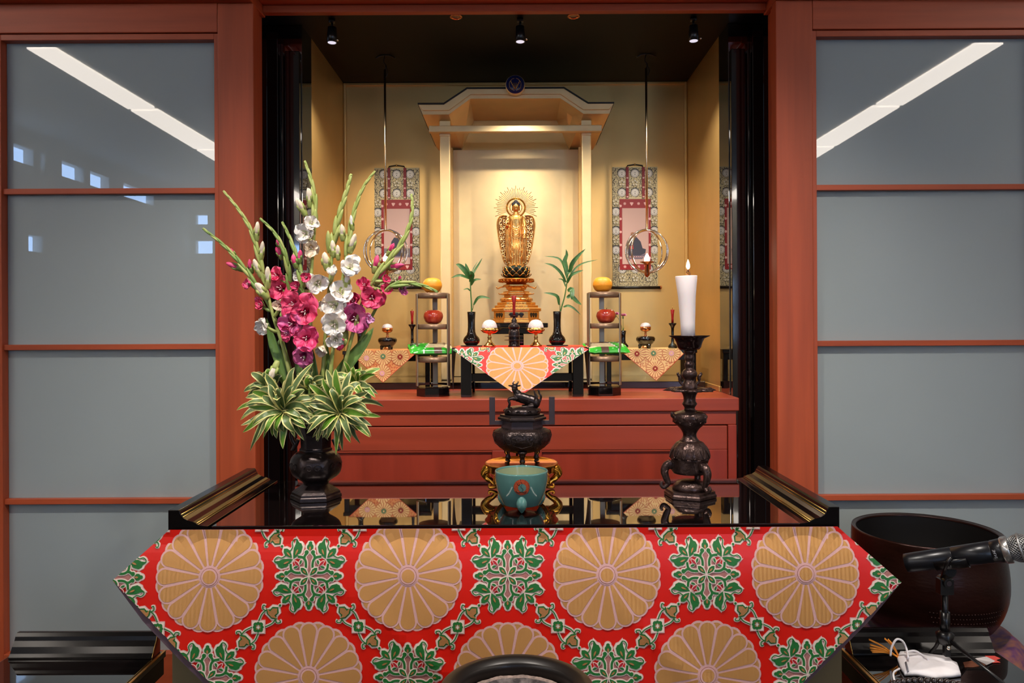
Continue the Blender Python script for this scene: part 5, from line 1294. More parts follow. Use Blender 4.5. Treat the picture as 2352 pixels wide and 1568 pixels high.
# ---------------------------------------------------------------- gold tray, ox incense burner
OY = 1.86; ox = X(1196, OY); q = OY/FP
t = empty('gold_stand', (ox, OY, TBZ+0.0006), 'round polished gold stand on scrolled legs under the bronze ox burner', 'stand')
ht = 0.070
MB().lathe([(0.078, ht-0.022), (0.082, ht-0.018), (0.084, ht-0.006), (0.089, ht-0.003), (0.0895, ht), (0.086, ht+0.001), (0.084, ht-0.001), (0, ht-0.001)], GOLDM, n=64, rf=lambda a, z: 1+0.006*math.cos(12*a)).build('tray', t)
for k in range(5):
    a = -PI/2+2*PI*(k+0.5)/5; 
    pts = [(0.070, 0, ht-0.016), (0.086, 0, ht-0.020), (0.0955, 0, ht-0.030), (0.088, 0, ht-0.043), (0.074, 0, ht-0.052), (0.066, 0, ht-0.061), (0.073, 0, 0.0048), (0.083, 0, 0.0045), (0.083, 0, 0.012)]
    lg = MB().tube(cr(pts, 5), [0.012, 0.013, 0.0115, 0.0085, 0.0065, 0.0055, 0.0042, 0.0038, 0.003], GOLDM, 16)
    for dd in (0.006, -0.006): lg.tube(cr([(0.088, dd, ht-0.008), (0.098, dd, ht-0.016), (0.1, dd, ht-0.032), (0.09, dd, ht-0.048)], 5), 0.0016, GOLDM, 6)
    lg.xf(Matrix.Rotation(a, 4, 'Z')).build('leg', t)
bx = X(1198, OY); bz = TBZ+0.0006+ht+0.0006
t = empty('incense_burner', (bx, OY, bz), 'dark bronze incense burner with an ox on its lid and tall square handles', 'incense burner')
def bh(v): return (1062-v)*q
hx = lambda a, z: 1-0.085*abs(math.sin(3*(a)))**1.1
mb = MB().lathe([(0, bh(1037)), (30*q, bh(1037)), (52*q, bh(1028)), (65*q, bh(1010)), (66.5*q, bh(998)), (62*q, bh(988)), (50*q, bh(982)), (44*q, bh(981))], CASTB, n=72, sub=3, rf=hx)
mb.build('belly', t)
rl = MB()
for k in range(6):
    a = PI/6+PI/3*k; M_ = Matrix.Rotation(a, 4, 'Z')
    for s in (-1, 1):
        s0 = len(rl.v)
        rl.tube([(60.5*q-0.00035*j, s*(0.009+0.008*(1-j/18)*math.cos(j*0.55)), bh(1003)+0.009*(1-j/18)*math.sin(j*0.55)) for j in range(15)], 0.0012, BRONZED, 5)
        s1 = len(rl.v)
        rl.tube([(59*q-0.0004*j, s*(0.020+0.004*(1-j/10)*math.cos(j*0.8)), bh(1012)+0.005*(1-j/10)*math.sin(j*0.8)) for j in range(9)], 0.001, BRONZED, 5)
        rl.xf(M_, s0)
    s0 = len(rl.v)
    rl.tube([(62*q, -0.024, bh(990)), (62.5*q, -0.028, bh(998)), (59.5*q, -0.022, bh(1016)), (57.5*q, 0, bh(1022)), (59.5*q, 0.022, bh(1016)), (62.5*q, 0.028, bh(998)), (62*q, 0.024, bh(990)), (62*q, -0.024, bh(990))], 0.0009, BRONZED, 5); rl.xf(M_, s0)
rl.build('relief', t)
H6 = dict(n=6, smooth=False, a0=0)
MB().lathe([(48*q, bh(982)), (48*q, bh(965)), (49*q, bh(964))], BRONZEF, **H6).build('neck', t, bevel=0.001)
MB().lathe([(50*q, bh(965)), (56*q, bh(963)), (56*q, bh(959)), (51*q, bh(956)), (51*q, bh(952)), (0, bh(951))], BRONZED, **H6).build('rim', t, bevel=0.001)
for s in (-1, 1):
    hb = MB().box((min(s*44*q, s*74*q), -0.006, bh(976)), (max(s*44*q, s*74*q), 0.006, bh(966)), BRONZEF)
    hb.box((min(s*62*q, s*75*q), -0.0062, bh(976)), (max(s*62*q, s*75*q), 0.0062, bh(912)), BRONZEF)
    hb.build('handle', t, bevel=0.0008)
for k in range(3):
    a = -PI/2+2*PI*k/3
    lg = MB().tube(cr([(40*q, 0, bh(1032)), (40*q, 0, bh(1040)), (38*q, 0, bh(1050)), (38*q, 0, bh(1058)), (39*q, 0, 0.0)], 4), [0.0115]*3+[0.008]*3+[0.0055]*3+[0.0068]*3+[0.0048]*2+[0.0065]*3, BRONZED, 12)
    lg.xf(Matrix.Rotation(a, 4, 'Z')).build('leg', t)
ld = MB().lathe([(40*q, bh(952)), (42*q, bh(946)), (38*q, bh(938)), (24*q, bh(934)), (0, bh(933))], BRONZED, n=40, rf=lambda a, z: 1+0.03*math.cos(9*a))
for k in range(10):
    a = 2*PI*k/10
    ld.tube([((41.5*q-0.0004*j)*math.cos(a+j*0.045), (41.5*q-0.0004*j)*math.sin(a+j*0.045), bh(944)+0.0035*math.sin(j*0.7)) for j in range(10)], 0.0018, BRONZED, 6)
lid = ld.build('lid', t)
# ox, lying with raised head
oxm = MB(); s_ = q
def o_(u, v, d=0): return ((u-1198)*s_, d, bh(v))
oxm.tube(cr([o_(1180, 912), o_(1190, 912), o_(1204, 916), o_(1218, 921), o_(1229, 925)], 4), [0.010]*2+[0.0125]*4+[0.0135]*5+[0.0150]*4+[0.0130]*2, BRONZED, 16)
oxm.ell(o_(1228, 926), (0.013, 0.014, 0.014), BRONZED, 16, 10)
oxm.tube(cr([o_(1192, 910), o_(1184, 900), o_(1181, 892)], 4), [0.010]*4+[0.0075]*5, BRONZED, 12)
oxm.ell(o_(1181, 889, -0.002), (0.0078, 0.009, 0.0072), BRONZED, 14, 8)
oxm.tube([o_(1181, 891, -0.006), o_(1179, 896, -0.015)], [0.0062, 0.0046], BRONZED, 12)
for s in (-1, 1):
    oxm.tube([o_(1181+s*7, 887, 0), o_(1181+s*14, 886, 0.001)], [0.0028, 0.0018], BRONZED, 8)
    oxm.tube(cr([o_(1181+s*3, 884, 0.001), o_(1184+s*6, 879, 0.002), o_(1185+s*3, 876, 0.002)], 3), [0.0022]*3+[0.0012]*3+[0.0006], BRONZED, 8)
    oxm.tube(cr([o_(1186, 916, s*0.008), o_(1176, 915, s*0.010-0.003), o_(1167, 918, s*0.010-0.006), o_(1170, 927, s*0.010-0.006), o_(1167, 936, s*0.010-0.004)], 4), [0.0052]*4+[0.0036]*4+[0.0028]*4+[0.003]*5, BRONZED, 8)
    oxm.tube(cr([o_(1224, 932, s*0.014), o_(1210, 934, s*0.017), o_(1198, 934.5, s*0.015)], 4), [0.0060]*4+[0.0036]*5, BRONZED, 8)
oxm.tube(cr([o_(1238, 926), o_(1242, 912), o_(1238, 904), o_(1236, 896), o_(1234, 898)], 4), [0.0028]*6+[0.0022]*6+[0.0014]*5, BRONZED, 8)
oxm.tube(cr([o_(1234, 914), o_(1228, 905), o_(1226, 899), o_(1222, 892)], 4), [0.0028]*5+[0.002]*4+[0.001]*4, BRONZED, 8)
oxm.build('ox', lid, remesh=0.0009)
# ---------------------------------------------------------------- celadon bowl
CYb = 1.685; q = CYb/FP; cx_ = X(1196, CYb)
t = empty('celadon_bowl', (cx_, CYb, TBZ+0.0006), 'blue-green celadon bowl on three pointed feet with a round red emblem', 'bowl')
MB().lathe([(0, 0.010), (0.036, 0.010), (0.0425, 0.0145), (0.0520, 0.036), (0.0572, 0.060), (0.0588, 0.080), (0.0585, 0.0835), (0.0570, 0.0850), (0.0545, 0.0840), (0.0535, 0.079)], CELA, n=72, sub=3, cap1=False).build('body', t)
MB().lathe([(0.0537, 0.0815), (0.0515, 0.062), (0.045, 0.036), (0.03, 0.018), (0, 0.016)], CELAI, n=64, cap0=False).build('inner_glaze', t)
for k in range(3):
    a = -PI/2+2*PI*k/3
    MB().tube(cr([(0.0475, 0, 0.040), (0.0485, 0, 0.030), (0.0485, 0, 0.020), (0.0480, 0, 0.010), (0.0475, 0, 0.0008)], 5), [0.0012, 0.0062, 0.0092, 0.0112, 0.0118, 0.0110, 0.0086, 0.0052, 0.0012], CELA, 18).xf(Matrix.Rotation(a, 4, 'Z')).build('foot', t)
em = MB(); REDG = mat('iron_red_glaze', (170, 74, 44), 0.3, var=0.25, vs=(300, 300, 300)); 
def onb(x, z, d=0.0):
    """place on the front wall of the bowl"""
    prof_ = [(0.036, 0.0468), (0.049-0.0, 0.036)]
    r = 0.0 
    tb = [(0.010, 0.040), (0.0145, 0.0428), (0.025, 0.0482), (0.036, 0.0522), (0.048, 0.0554), (0.060, 0.0574), (0.070, 0.0584), (0.080, 0.0588)]
    for (za, ra), (zb, rb) in zip(tb[:-1], tb[1:]):
        if za <= z <= zb: r = ra+(rb-ra)*(z-za)/(zb-za)
    r += 0.0012+d; an = x/r
    return (r*math.sin(an), -r*math.cos(an), z)
Ce = Cloth([(-0.03, 0.03), (0.03, 0.03), (0.03, 0.078), (-0.03, 0.078)], lambda x, y, d: onb(x, y, d), lift=0.00018, lim=0.004)
zc = 0.0585
Ce.disc((0, zc), 0.0175, 1, REDG, None, 36); Ce.disc((0.001, zc-0.001), 0.0088, 2, CELA, None, 24)
INK = mat('ink_glaze', (34, 30, 30), 0.35)
random.seed(9)
for k in range(40):
    a = 2*PI*k/40; rr = 0.0165+random.uniform(-0.0006, 0.0008)
    if math.sin(a) < 0.5 or k % 2: Ce.disc((rr*math.cos(a), zc+rr*math.sin(a)), random.uniform(0.0004, 0.001), 3, INK, None, 6)
Ce.stroke([(-0.002, zc+0.013), (0.001, zc+0.007), (-0.002, zc+0.001), (0.003, zc-0.004), (0.001, zc-0.009)], 0.0004, 3, INK, None, 4)
Ce.stroke([(-0.012, zc-0.009), (-0.007, zc-0.012), (0.0, zc-0.010), (0.006, zc-0.012), (0.011, zc-0.009)], 0.0008, 3, INK, None, 4)
Ce.stroke([(-0.010, zc+0.008), (-0.006, zc+0.004), (-0.004, zc+0.007)], 0.0006, 3, INK, None, 4)
Ce.mb.build('emblem', t, fixn=False)
# ---------------------------------------------------------------- flower arrangement in the bronze vase
FY = 1.80
random.seed(21)
SPK = mat('gladiolus_green', (152, 166, 84), 0.5, var=0.22, vs=(50, 50, 50), rgb2=(176, 182, 108), sss=0.05)
SPK2 = mat('gladiolus_green_deep', (112, 142, 66), 0.5, var=0.2, vs=(40, 40, 40), rgb2=(146, 164, 88))
BLD = mat('blade_green', (88, 124, 54), 0.42, var=0.2, vs=(60, 60, 14), rgb2=(120, 150, 74))
FC = {
 'pink': (mat('pink_petal', (222, 52, 112), 0.5, var=0.25, vs=(70, 70, 70), rgb2=(238, 92, 140), sss=0.12), mat('pink_petal_deep', (196, 30, 86), 0.5)),
 'red': (mat('rose_petal', (224, 50, 104), 0.5, var=0.25, vs=(70, 70, 70), rgb2=(240, 92, 132), sss=0.12), mat('rose_petal_deep', (178, 22, 66), 0.5)),
 'mag': (mat('magenta_petal', (214, 76, 146), 0.5, var=0.25, vs=(70, 70, 70), rgb2=(232, 126, 176), sss=0.12), mat('magenta_petal_deep', (158, 26, 84), 0.5)),
 'white': (mat('white_petal', (246, 236, 226), 0.55, var=0.06, vs=(60, 60, 60), rgb2=(252, 246, 238), sss=0.2), mat('white_petal_throat', (232, 232, 190), 0.55)),
 'cream': (mat('cream_petal', (240, 214, 182), 0.6, var=0.12, vs=(60, 60, 60), rgb2=(248, 232, 210), sss=0.15), mat('cream_petal_throat', (222, 196, 150), 0.6)),
 'lil': (mat('lilac_petal', (206, 146, 188), 0.55, var=0.15, vs=(60, 60, 60)), mat('lilac_throat', (190, 120, 170), 0.55)),
}
STAM = mat('stamen', (236, 214, 214), 0.5)
def frame(d):
    d = Vector(d).normalized(); a = d.orthogonal().normalized(); return d, a, d.cross(a)
def bloom_mb(c, d, R, col, opn=1.0, seed=0, np_=6):
    rnd = random.Random(seed); d, a, b_ = frame(d); mb = MB(); m1, m2 = FC[col]
    ph = rnd.uniform(0, 6)
    for k in range(np_):
        inner = k % 2; an = ph+2*PI*k/np_+rnd.uniform(-.2, .2)
        e = a*math.cos(an)+b_*math.sin(an); s_ = -a*math.sin(an)+b_*math.cos(an)
        sz = R*(1.02 if not inner else 0.9)*rnd.uniform(.82, 1.16); o = opn*rnd.uniform(.7, 1.15)
        f1, f2, f3 = rnd.uniform(4, 7), rnd.uniform(0, 6), rnd.uniform(9, 14)
        W = sz*(0.62 if opn > 0.6 else 0.46)*rnd.uniform(.9, 1.1); tw = rnd.uniform(-.35, .35); rc = rnd.uniform(.3, .95)
        def fn(u_, v_):
            x = (u_-0.5)*2
            r = sz*(0.08+0.92*(v_**1.2)*(0.32+0.68*o))
            h = sz*(0.95*v_-rc*o*v_**3.0)+(0.0 if not inner else 0.07*sz)
            w_ = W*1.22*(v_**0.55)*max(0.0, 1-v_**3.2)**0.62+W*0.06
            ru = sz*0.13*(v_**1.4)*math.sin(f1*x+f2+3*v_)+sz*0.085*v_*v_*math.sin(f3*x+f2)*abs(x)
            cu = -0.30*sz*x*x*(1-0.6*v_)
            return c+e*(r+cu*0.4)+s_*(x*w_+tw*sz*v_*v_*0.5)+d*(h+ru-cu*0.75-0.4*sz)
        mb.grid(fn, 10, 10, m1, True, lambda i, j: m2 if j < 3 else m1)
    for k in range(3):
        e = a*math.cos(k*2.1+ph)+b_*math.sin(k*2.1+ph)
        mb.tube([c-d*R*0.2, c+d*R*0.15+e*R*0.08, c+d*R*0.38+e*R*0.14], [R*0.03, R*0.022, R*0.03], STAM, 5)
    return mb
def spindle(mb, p, q, r, m, m2=None, bend=None, n=10):
    """bract or bud from p to q"""
    p = Vector(p); q = Vector(q); P = []; Rr = []
    for i in range(n+1):
        t_ = i/n; P.append(p.lerp(q, t_)+(bend or Vector())*(4*t_*(1-t_))); Rr.append(r*max(0.05, 1.62*(min(1, t_+0.12)**0.55)*(1-t_)**0.62*(1 if t_ < 0.995 else 0)+0.02))
    if m2:
        k = int(n*0.42); mb.tube(P[:k+2], [x*1.02 for x in Rr[:k+1]]+[Rr[k+1]*0.5], m, 10); mb.tube(P[k-1:], [x*0.93 for x in Rr[k-1:]], m2, 10)
        sd_ = (q-p).normalized().cross(Vector((0, -1, 0)))
        for sg in (-1, 1): mb.tube([P[k-1]+sd_*(sg*Rr[k-1]*0.75)+Vector((0, -r*0.3, 0)), P[k+2]+sd_*(sg*Rr[k+1]*0.85)+Vector((0, -r*0.45, 0)), P[k+4]+sd_*(sg*Rr[k+3]*0.9)], [r*0.42, r*0.34, r*0.05], m, 6)
    else: mb.tube(P, Rr, m, 10)
def gladiolus(path, label, buds=(), blooms=(), r=0.0048, t0=0.55, br=0.0066, dark=False, name='gladiolus'):
    P = cr([at(u, v, FY+d) for u, v, d in path], 10); base = P[0].copy()
    t = empty(name, base, label, 'flower', 'gladiolus stems in the bronze vase')
    sm = SPK2 if dark else SPK
    n = len(P); mb = MB().tube([p-base for p in P], [r*(1-0.62*i/(n-1)) for i in range(n)], sm, 10); mb.build('stem', t)
    # sheathed spike: alternate green bracts, shrinking to the tip
    L = [0.0]
    for i in range(1, n): L.append(L[-1]+(P[i]-P[i-1]).length)
    def pt(s):
        s = min(max(s, 0), L[-1])
        for i in range(1, n):
            if L[i] >= s:
                f = (s-L[i-1])/max(1e-9, L[i]-L[i-1]); return P[i-1].lerp(P[i], f)
        return P[-1]
    s = L[-1]*t0; k = 0
    while s < L[-1]-0.004:
        f = (s-L[-1]*t0)/(L[-1]*(1-t0)); ln = 0.056*(1-f)+0.022*f; rr = br*(0.86-0.48*f)
        a = pt(s); b = pt(s+ln); d = (b-a).normalized(); sd = d.cross(Vector((0, -1, 0))).normalized()*(1 if k % 2 else -1)
        m = MB(); spindle(m, a-base+sd*rr*0.15, b-base+sd*rr*(1.15-0.7*f)+Vector((0, -0.0015, 0)), rr, SPK if (dark and k % 3 == 2) else sm, bend=Vector((0, -rr*0.15, 0))); m.build('bract', t)
        s += ln*0.46; k += 1
    for u, v, du, dv, ln, col, rr in buds:
        c = at(u, v, FY+path[0][2]-0.006); dr_ = Vector((du, -0.25, -dv)).normalized(); ln *= FY/FP; rr *= FY/FP
        m = MB(); spindle(m, c-base-dr_*ln*0.5, c-base+dr_*ln*0.5, rr, sm if col != 'white' and col != 'cream' else SPK, FC[col][0] if col != 'green' else None, n=12)
        if col != 'green':
            for q in range(2):
                e = Vector((random.uniform(-1, 1), random.uniform(-1, 0), random.uniform(-1, 1)))*rr*0.35
                spindle(m, c-base-dr_*ln*0.1+e, c-base+dr_*ln*0.47+e, rr*0.72, FC[col][0])
        m.build('bud', t)
    for i, (u, v, du, dv, R, col, o) in enumerate(blooms):
        c = at(u, v, FY+path[0][2]-0.014); d = Vector((du, -1.0, -dv)).normalized()
        bloom_mb(c-base, d, R*FY/FP*0.92, col, o, int(u*7+v)).build('bloom', t)
        # green calyx back to the stem
        near = min(P, key=lambda p: (p-(c+Vector((0, 0.012, -0.02)))).length)
        m = MB(); spindle(m, near-base, c-base-d*R*FY/FP*0.15, 0.0052, sm, bend=Vector((0, 0, -0.003))); m.build('calyx', t)
    return t
gladiolus([(712, 1000, .02), (700, 960, .02), (668, 850, .02), (635, 740, .01), (592, 660, 0), (530, 578, 0), (466, 524, 0)], 'leftmost gladiolus, long green spike leaning far left with small pink buds',
          buds=[(536, 582, -.4, -.8, 26, 'pink', 6), (541, 612, -1, -.5, 44, 'pink', 8), (576, 612, -.1, -1, 34, 'pink', 7)], blooms=[(573, 652, -.7, -.15, 23, 'pink', .35), (600, 700, -.5, -.2, 24, 'red', .3)], t0=.62, dark=True)
gladiolus([(716, 1000, .0), (706, 970, 0), (672, 880, 0), (648, 790, 0), (626, 720, 0), (600, 610, 0), (578, 530, 0), (546, 478, 0), (513, 438, 0)], 'tall arching pale green gladiolus at the left with cream buds',
          buds=[(590, 532, .1, -1, 46, 'cream', 7), (602, 577, .2, -1, 46, 'cream', 7), (592, 616, -.3, -1, 46, 'cream', 8), (616, 638, .1, -1, 52, 'cream', 8), (601, 668, -.6, -.8, 46, 'cream', 11), (630, 850, -.3, 1, 46, 'cream', 10)],
          blooms=[(607, 750, -.6, .5, 33, 'white', .5), (645, 700, .2, .1, 26, 'cream', .6)], t0=.60, r=.0055)
gladiolus([(718, 1000, .03), (706, 940, .03), (692, 850, .03), (676, 740, .02), (666, 650, .01), (655, 580, 0), (632, 535, 0), (597, 501, 0)], 'short green gladiolus bending left with hot pink blooms before the red pillar',
          buds=[(641, 560, -.3, -1, 26, 'pink', 7), (643, 582, -.3, -.9, 32, 'pink', 8), (660, 606, 0, -1, 30, 'pink', 7), (597, 695, -.4, -.8, 34, 'pink', 9)], blooms=[(636, 634, -.3, -.3, 32, 'red', .55), (646, 662, -.1, -.1, 40, 'red', .85)], t0=.62, dark=True)
gladiolus([(722, 1000, -.01), (716, 940, -.01), (706, 850, -.01), (702, 740, -.01), (696, 660, -.01), (684, 600, -.01), (668, 550, 0), (648, 509, 0)], 'middle left gladiolus crowded with rose and magenta blooms down to the foliage',
          buds=[(677, 600, -.2, -1, 34, 'pink', 8), (688, 590, .1, -1, 30, 'pink', 7), (654, 725, -.1, -1, 44, 'red', 10), (708, 690, .2, -1, 38, 'pink', 9)],
          blooms=[(703, 638, .1, -.1, 21, 'red', .4), (682, 657, -.3, -.1, 22, 'pink', .4), (674, 698, -.2, 0, 36, 'red', .95), (700, 716, .1, .1, 42, 'red', .9), (671, 743, -.2, .1, 36, 'mag', .9), (703, 776, .1, 0, 38, 'pink', .75), (698, 818, 0, .4, 36, 'mag', .8), (660, 765, -.2, .1, 26, 'pink', .6)], t0=.66, dark=True)
gladiolus([(722, 1000, .01), (716, 930, .01), (712, 820, .01), (712, 700, .01), (717, 600, .01), (724, 500, .01), (722, 440, .01), (711, 400, .01), (700, 369, .01)], 'tallest gladiolus with white blooms under its pale green tip',
          buds=[(692, 475, -.45, -1, 48, 'cream', 9), (711, 455, 0, -1, 46, 'cream', 7), (724, 500, .1, -1, 40, 'green', 8)],
          blooms=[(716, 512, .3, -.2, 27, 'white', .6), (700, 536, -.2, .1, 32, 'white', .8), (714, 568, .3, .3, 27, 'cream', .8), (730, 650, .3, .1, 34, 'white', .75), (690, 632, -.3, .1, 22, 'white', .5)], t0=.76, r=.0055)
gladiolus([(730, 1000, .01), (736, 940, .01), (742, 850, .01), (750, 740, .01), (758, 640, .01), (766, 560, .01), (780, 490, .01), (795, 445, .01), (807, 399, .01)], 'thick green gladiolus spike right of the tallest one, still mostly closed',
          buds=[(755, 555, 0, -1, 52, 'green', 8), (749, 600, -.1, -1, 44, 'cream', 11), (765, 572, -.1, -1, 40, 'cream', 8), (776, 580, 0, -1, 36, 'cream', 7)],
          blooms=[(765, 628, 0, -.9, 27, 'white', .25), (744, 700, -.1, .3, 22, 'cream', .5), (766, 700, 0, 0, 40, 'white', .8), (783, 672, .2, -.2, 40, 'white', .7), (740, 800, -.2, .9, 28, 'cream', .25)], t0=.68, r=.0058, br=.0088)
gladiolus([(738, 1000, .0), (745, 950, 0), (758, 860, 0), (770, 760, 0), (784, 660, 0), (798, 570, 0), (812, 490, 0), (834, 430, 0), (862, 393, 0)], 'pale green gladiolus arching right with white star blooms',
          buds=[(808, 512, -.1, -1, 36, 'white', 6), (786, 534, 0, -1, 40, 'cream', 8), (810, 560, .4, -1, 48, 'cream', 9), (797, 645, .2, -1, 30, 'white', 9)],
          blooms=[(805, 612, .3, -.2, 32, 'white', .8), (768, 745, .1, .2, 38, 'white', .85), (772, 780, .2, .5, 30, 'white', .6)], t0=.66, r=.0055)
gladiolus([(742, 1000, .02), (756, 950, .02), (785, 860, .02), (812, 760, .01), (838, 680, .01), (862, 640, 0), (896, 595, 0), (924, 558, 0), (940, 520, 0), (948, 485, 0), (945, 445, 0)], 'right hand gladiolus with big hot pink blooms and a pale jointed tip',
          buds=[(897, 573, .5, -.8, 36, 'pink', 7), (863, 607, .2, -1, 44, 'pink', 10), (903, 612, 1, -.1, 56, 'pink', 9), (873, 634, .5, -.8, 52, 'pink', 11), (786, 782, -.2, .9, 50, 'red', 14)],
          blooms=[(838, 655, -.2, -.3, 26, 'red', .6), (855, 684, .1, 0, 38, 'red', .95), (812, 690, -.2, -.1, 30, 'red', .5), (888, 664, .3, 0, 25, 'red', .6), (887, 642, .2, -.2, 17, 'red', .4), (816, 731, .0, .1, 44, 'mag', 1.0), (849, 733, .3, 0, 13, 'lil', .9)], t0=.62, r=.0052, br=.0072)
gladiolus([(744, 1000, .04), (765, 940, .04), (800, 850, .04), (838, 760, .03), (868, 700, .02), (890, 662, 0), (920, 648, 0), (958, 652, 0), (985, 660, 0), (1006, 671, 0)], 'gladiolus bending out level to the right toward the orange',
          buds=[(917, 642, .3, -1, 20, 'pink', 6), (898, 656, .7, -.7, 30, 'green', 8)], blooms=[(925, 664, .4, .5, 20, 'mag', .4)], t0=.72, dark=True)
# broad blades rising from the mouth
def blade(path, w_, lab, d=0.03):
    base = at(path[0][0], path[0][1], FY+d); t = empty('gladiolus_greenery', base, lab, 'greenery', 'broad blades in the vase')
    m = MB(); leafblade(m, [at(u, v, FY+d)-base for u, v in path], w_*FY/FP, BLD, n=14, fold=0.25); m.build('leaf', t, solid=0.0006)
for pth, w_, d in (([(716, 1000), (690, 920), (655, 850), (628, 790), (612, 730)], 15, .03), ([(720, 1000), (712, 930), (690, 860), (676, 800)], 11, .02), ([(742, 1000), (762, 920), (790, 850), (835, 790), (858, 752)], 17, .03),
                   ([(736, 1000), (745, 930), (755, 870), (762, 805)], 14, .015), ([(730, 1000), (728, 930), (722, 860), (718, 800)], 12, .02), ([(726, 1000), (735, 900), (750, 830), (746, 770)], 10, .04), ([(716, 1000), (672, 900), (640, 840), (640, 780)], 12, .05)):
    blade(pth, w_, 'broad green gladiolus blade rising out of the bronze flower vase', d)
# variegated rosettes
VG = mat('variegated_centre', (74, 98, 46), 0.42, var=0.22, vs=(60, 60, 60), rgb2=(106, 126, 74))
VM = mat('variegated_margin', (212, 202, 112), 0.45, var=0.12, vs=(60, 60, 60), rgb2=(234, 224, 160))
VG2 = mat('variegated_centre_fresh', (96, 140, 40), 0.42, var=0.15, vs=(60, 60, 60))
def rosette(u, v, d, n, Lp, label, seed, fresh=0.2, a0=0, a1=360, hw=0.0096):
    rnd = random.Random(seed); c = at(u, v, FY+d); t = empty('variegated_dracaena', c, label, 'plant', 'variegated rosettes around the vase mouth')
    mb = MB().tube([(0, 0.05, -0.03), (0, 0.02, -0.01), (0, 0, 0)], [0.004, 0.004, 0.003], SPK2, 8); mb.build('stem', t)
    for k in range(n):
        an = math.radians(a0+(a1-a0)*(k+rnd.uniform(-.35, .35))/n); ring_ = (k*0.618) % 1
        L_ = Lp*FY/FP*(0.60+0.45*ring_)*rnd.uniform(.8, 1.15); fw = 0.85-0.8*ring_-0.15*rnd.random()
        dx, dz = math.cos(an), math.sin(an)
        droop = rnd.choice((-0.12, 0.0, 0.1, 0.22, 0.36))*L_*(0.5 if dz < -0.3 else 1); cl_ = rnd.uniform(-.34, .34)*L_; tipc = rnd.uniform(-.25, .5)*L_
        pts = []
        for i in range(6):
            f = i/5; f2 = f*(1-0.06*f)
            pts.append(Vector((dx*L_*f2-dz*cl_*f*f*(1.4-f)+rnd.uniform(-1, 1)*0.003*f, -fw*L_*0.75*math.sin(f*2.2)-0.004*f+(0.02*f*f if fw < 0.2 else 0), dz*L_*f2*(0.82 if dz < -0.4 else 1)+dx*cl_*f*f*(1.4-f)+0.14*L_*math.sin(PI*f)-droop*f*f+(tipc*0.35*max(0, f-0.7)/0.3 if dz < 0.2 else 0))))
        m = MB(); gm = VG2 if rnd.random() < fresh else VG
        leafblade(m, pts, hw*rnd.uniform(.8, 1.12), gm, VM, n=14, fold=0.22, up=Vector((0.25*dx+rnd.uniform(-.5, .5), -1, 0.35+rnd.uniform(-.7, .6))), margin=0.34); m.build('leaf', t)
rosette(652, 944, -.055, 46, 104, 'variegated cream-edged rosette hanging over the left of the vase mouth', 4)
rosette(783, 948, -.055, 48, 104, 'variegated cream-edged rosette hanging over the right of the vase mouth', 8)
rosette(818, 884, -.01, 20, 66, 'upper right variegated rosette with fresh light green leaves', 12, .75, -60, 200, .0085)
rosette(622, 895, .02, 22, 68, 'upper left variegated rosette behind the hanging one', 15, .1, 40, 320)
rosette(712, 905, .0, 18, 70, 'middle variegated rosette upright between the gladiolus stems', 17, .1, 0, 180)
# ---------------------------------------------------------------- side desks
DZ = HC-0.72
def desk(x0, x1, side):
    """narrow black sutra desk seen from its end, rolled rim across the far end, gilt edge toward the big table"""
    y0, y1 = 0.55, 1.69
    t = empty('sutra_desk', ((x0+x1)/2, 1.15, 0), ('low black lacquer desk with a rolled rim at the lower left' if side < 0 else 'low black lacquer desk with a rolled rim at the lower right, carrying the microphone'), 'desk', 'black sutra desks')
    B((x0, y0, DZ-0.012), (x1, y1, DZ), LACQT).build('top', t, True, bevel=0.002)
    B((x0+0.003, y0+0.003, DZ-0.05), (x1-0.003, y1-0.003, DZ-0.0125), LACQ).build('apron', t, True, bevel=0.002)
    B((x0+0.03, y0+0.05, 0), (x1-0.03, y0+0.09, DZ-0.05), LACQ).box((x0+0.03, y1-0.09, 0), (x1-0.03, y1-0.05, DZ-0.05), LACQ).build('leg_panel', t, True, bevel=0.003)
    # rolled rim: S profile in the YZ plane, extruded along X
    pr_ = [(0, 0), (0.040, 0), (0.040, 0.046), (0.030, 0.047), (0.024, 0.040), (0.021, 0.032), (0.013, 0.022), (0.006, 0.010), (0.001, 0.004)]
    ya = y1-0.042
    a, b = x0+0.012, x1-0.012
    m = MB(); n = len(pr_); vs = [(a, ya+p, DZ+z+0.0005) for p, z in pr_]+[(b, ya+p, DZ+z+0.0005) for p, z in pr_]
    m.add(vs, [(i, (i+1) % n, (i+1) % n+n, i+n) for i in range(n)], LACQR)
    tr = geometry.tessellate_polygon([[Vector((p, z, 0)) for p, z in pr_]])
    REDE = mat('vermilion_edge', (176, 62, 34), 0.35, spec=0.5)
    e1, e2 = (LACQ, REDE) if side < 0 else (REDE, LACQ)
    m.add(vs[:n], [tuple(q) for q in tr], e1); m.add(vs[n:], [tuple(q) for q in tr], e2)
    r = m.build('rim', t, True, bevel=0.0008)
    xi = x1 if side < 0 else x0; s = -1 if side < 0 else 1
    xe = b+0.0006 if side < 0 else a-0.0006
    MB().tube([(xe, ya+p, DZ+z+0.001) for p, z in (pr_[3:]+[(0, 0)])], 0.0011, BRASS, 6).build('brass_edge', r, True)
    B((min(xi, xi+s*0.005), y0, DZ+0.0002), (max(xi, xi+s*0.005), y1, DZ+0.0022), mat('gilt_edge', (214, 150, 70), 0.3, metal=0.8)).box((min(xi+s*0.009, xi+s*0.011), y0, DZ+0.0002), (max(xi+s*0.009, xi+s*0.011), y1-0.045, DZ+0.0012), GILT).build('gilt_edge', t, True)
    return t
desk(-1.115, X(378, 1.69), -1); desk(X(1924, 1.69), 1.045, 1)
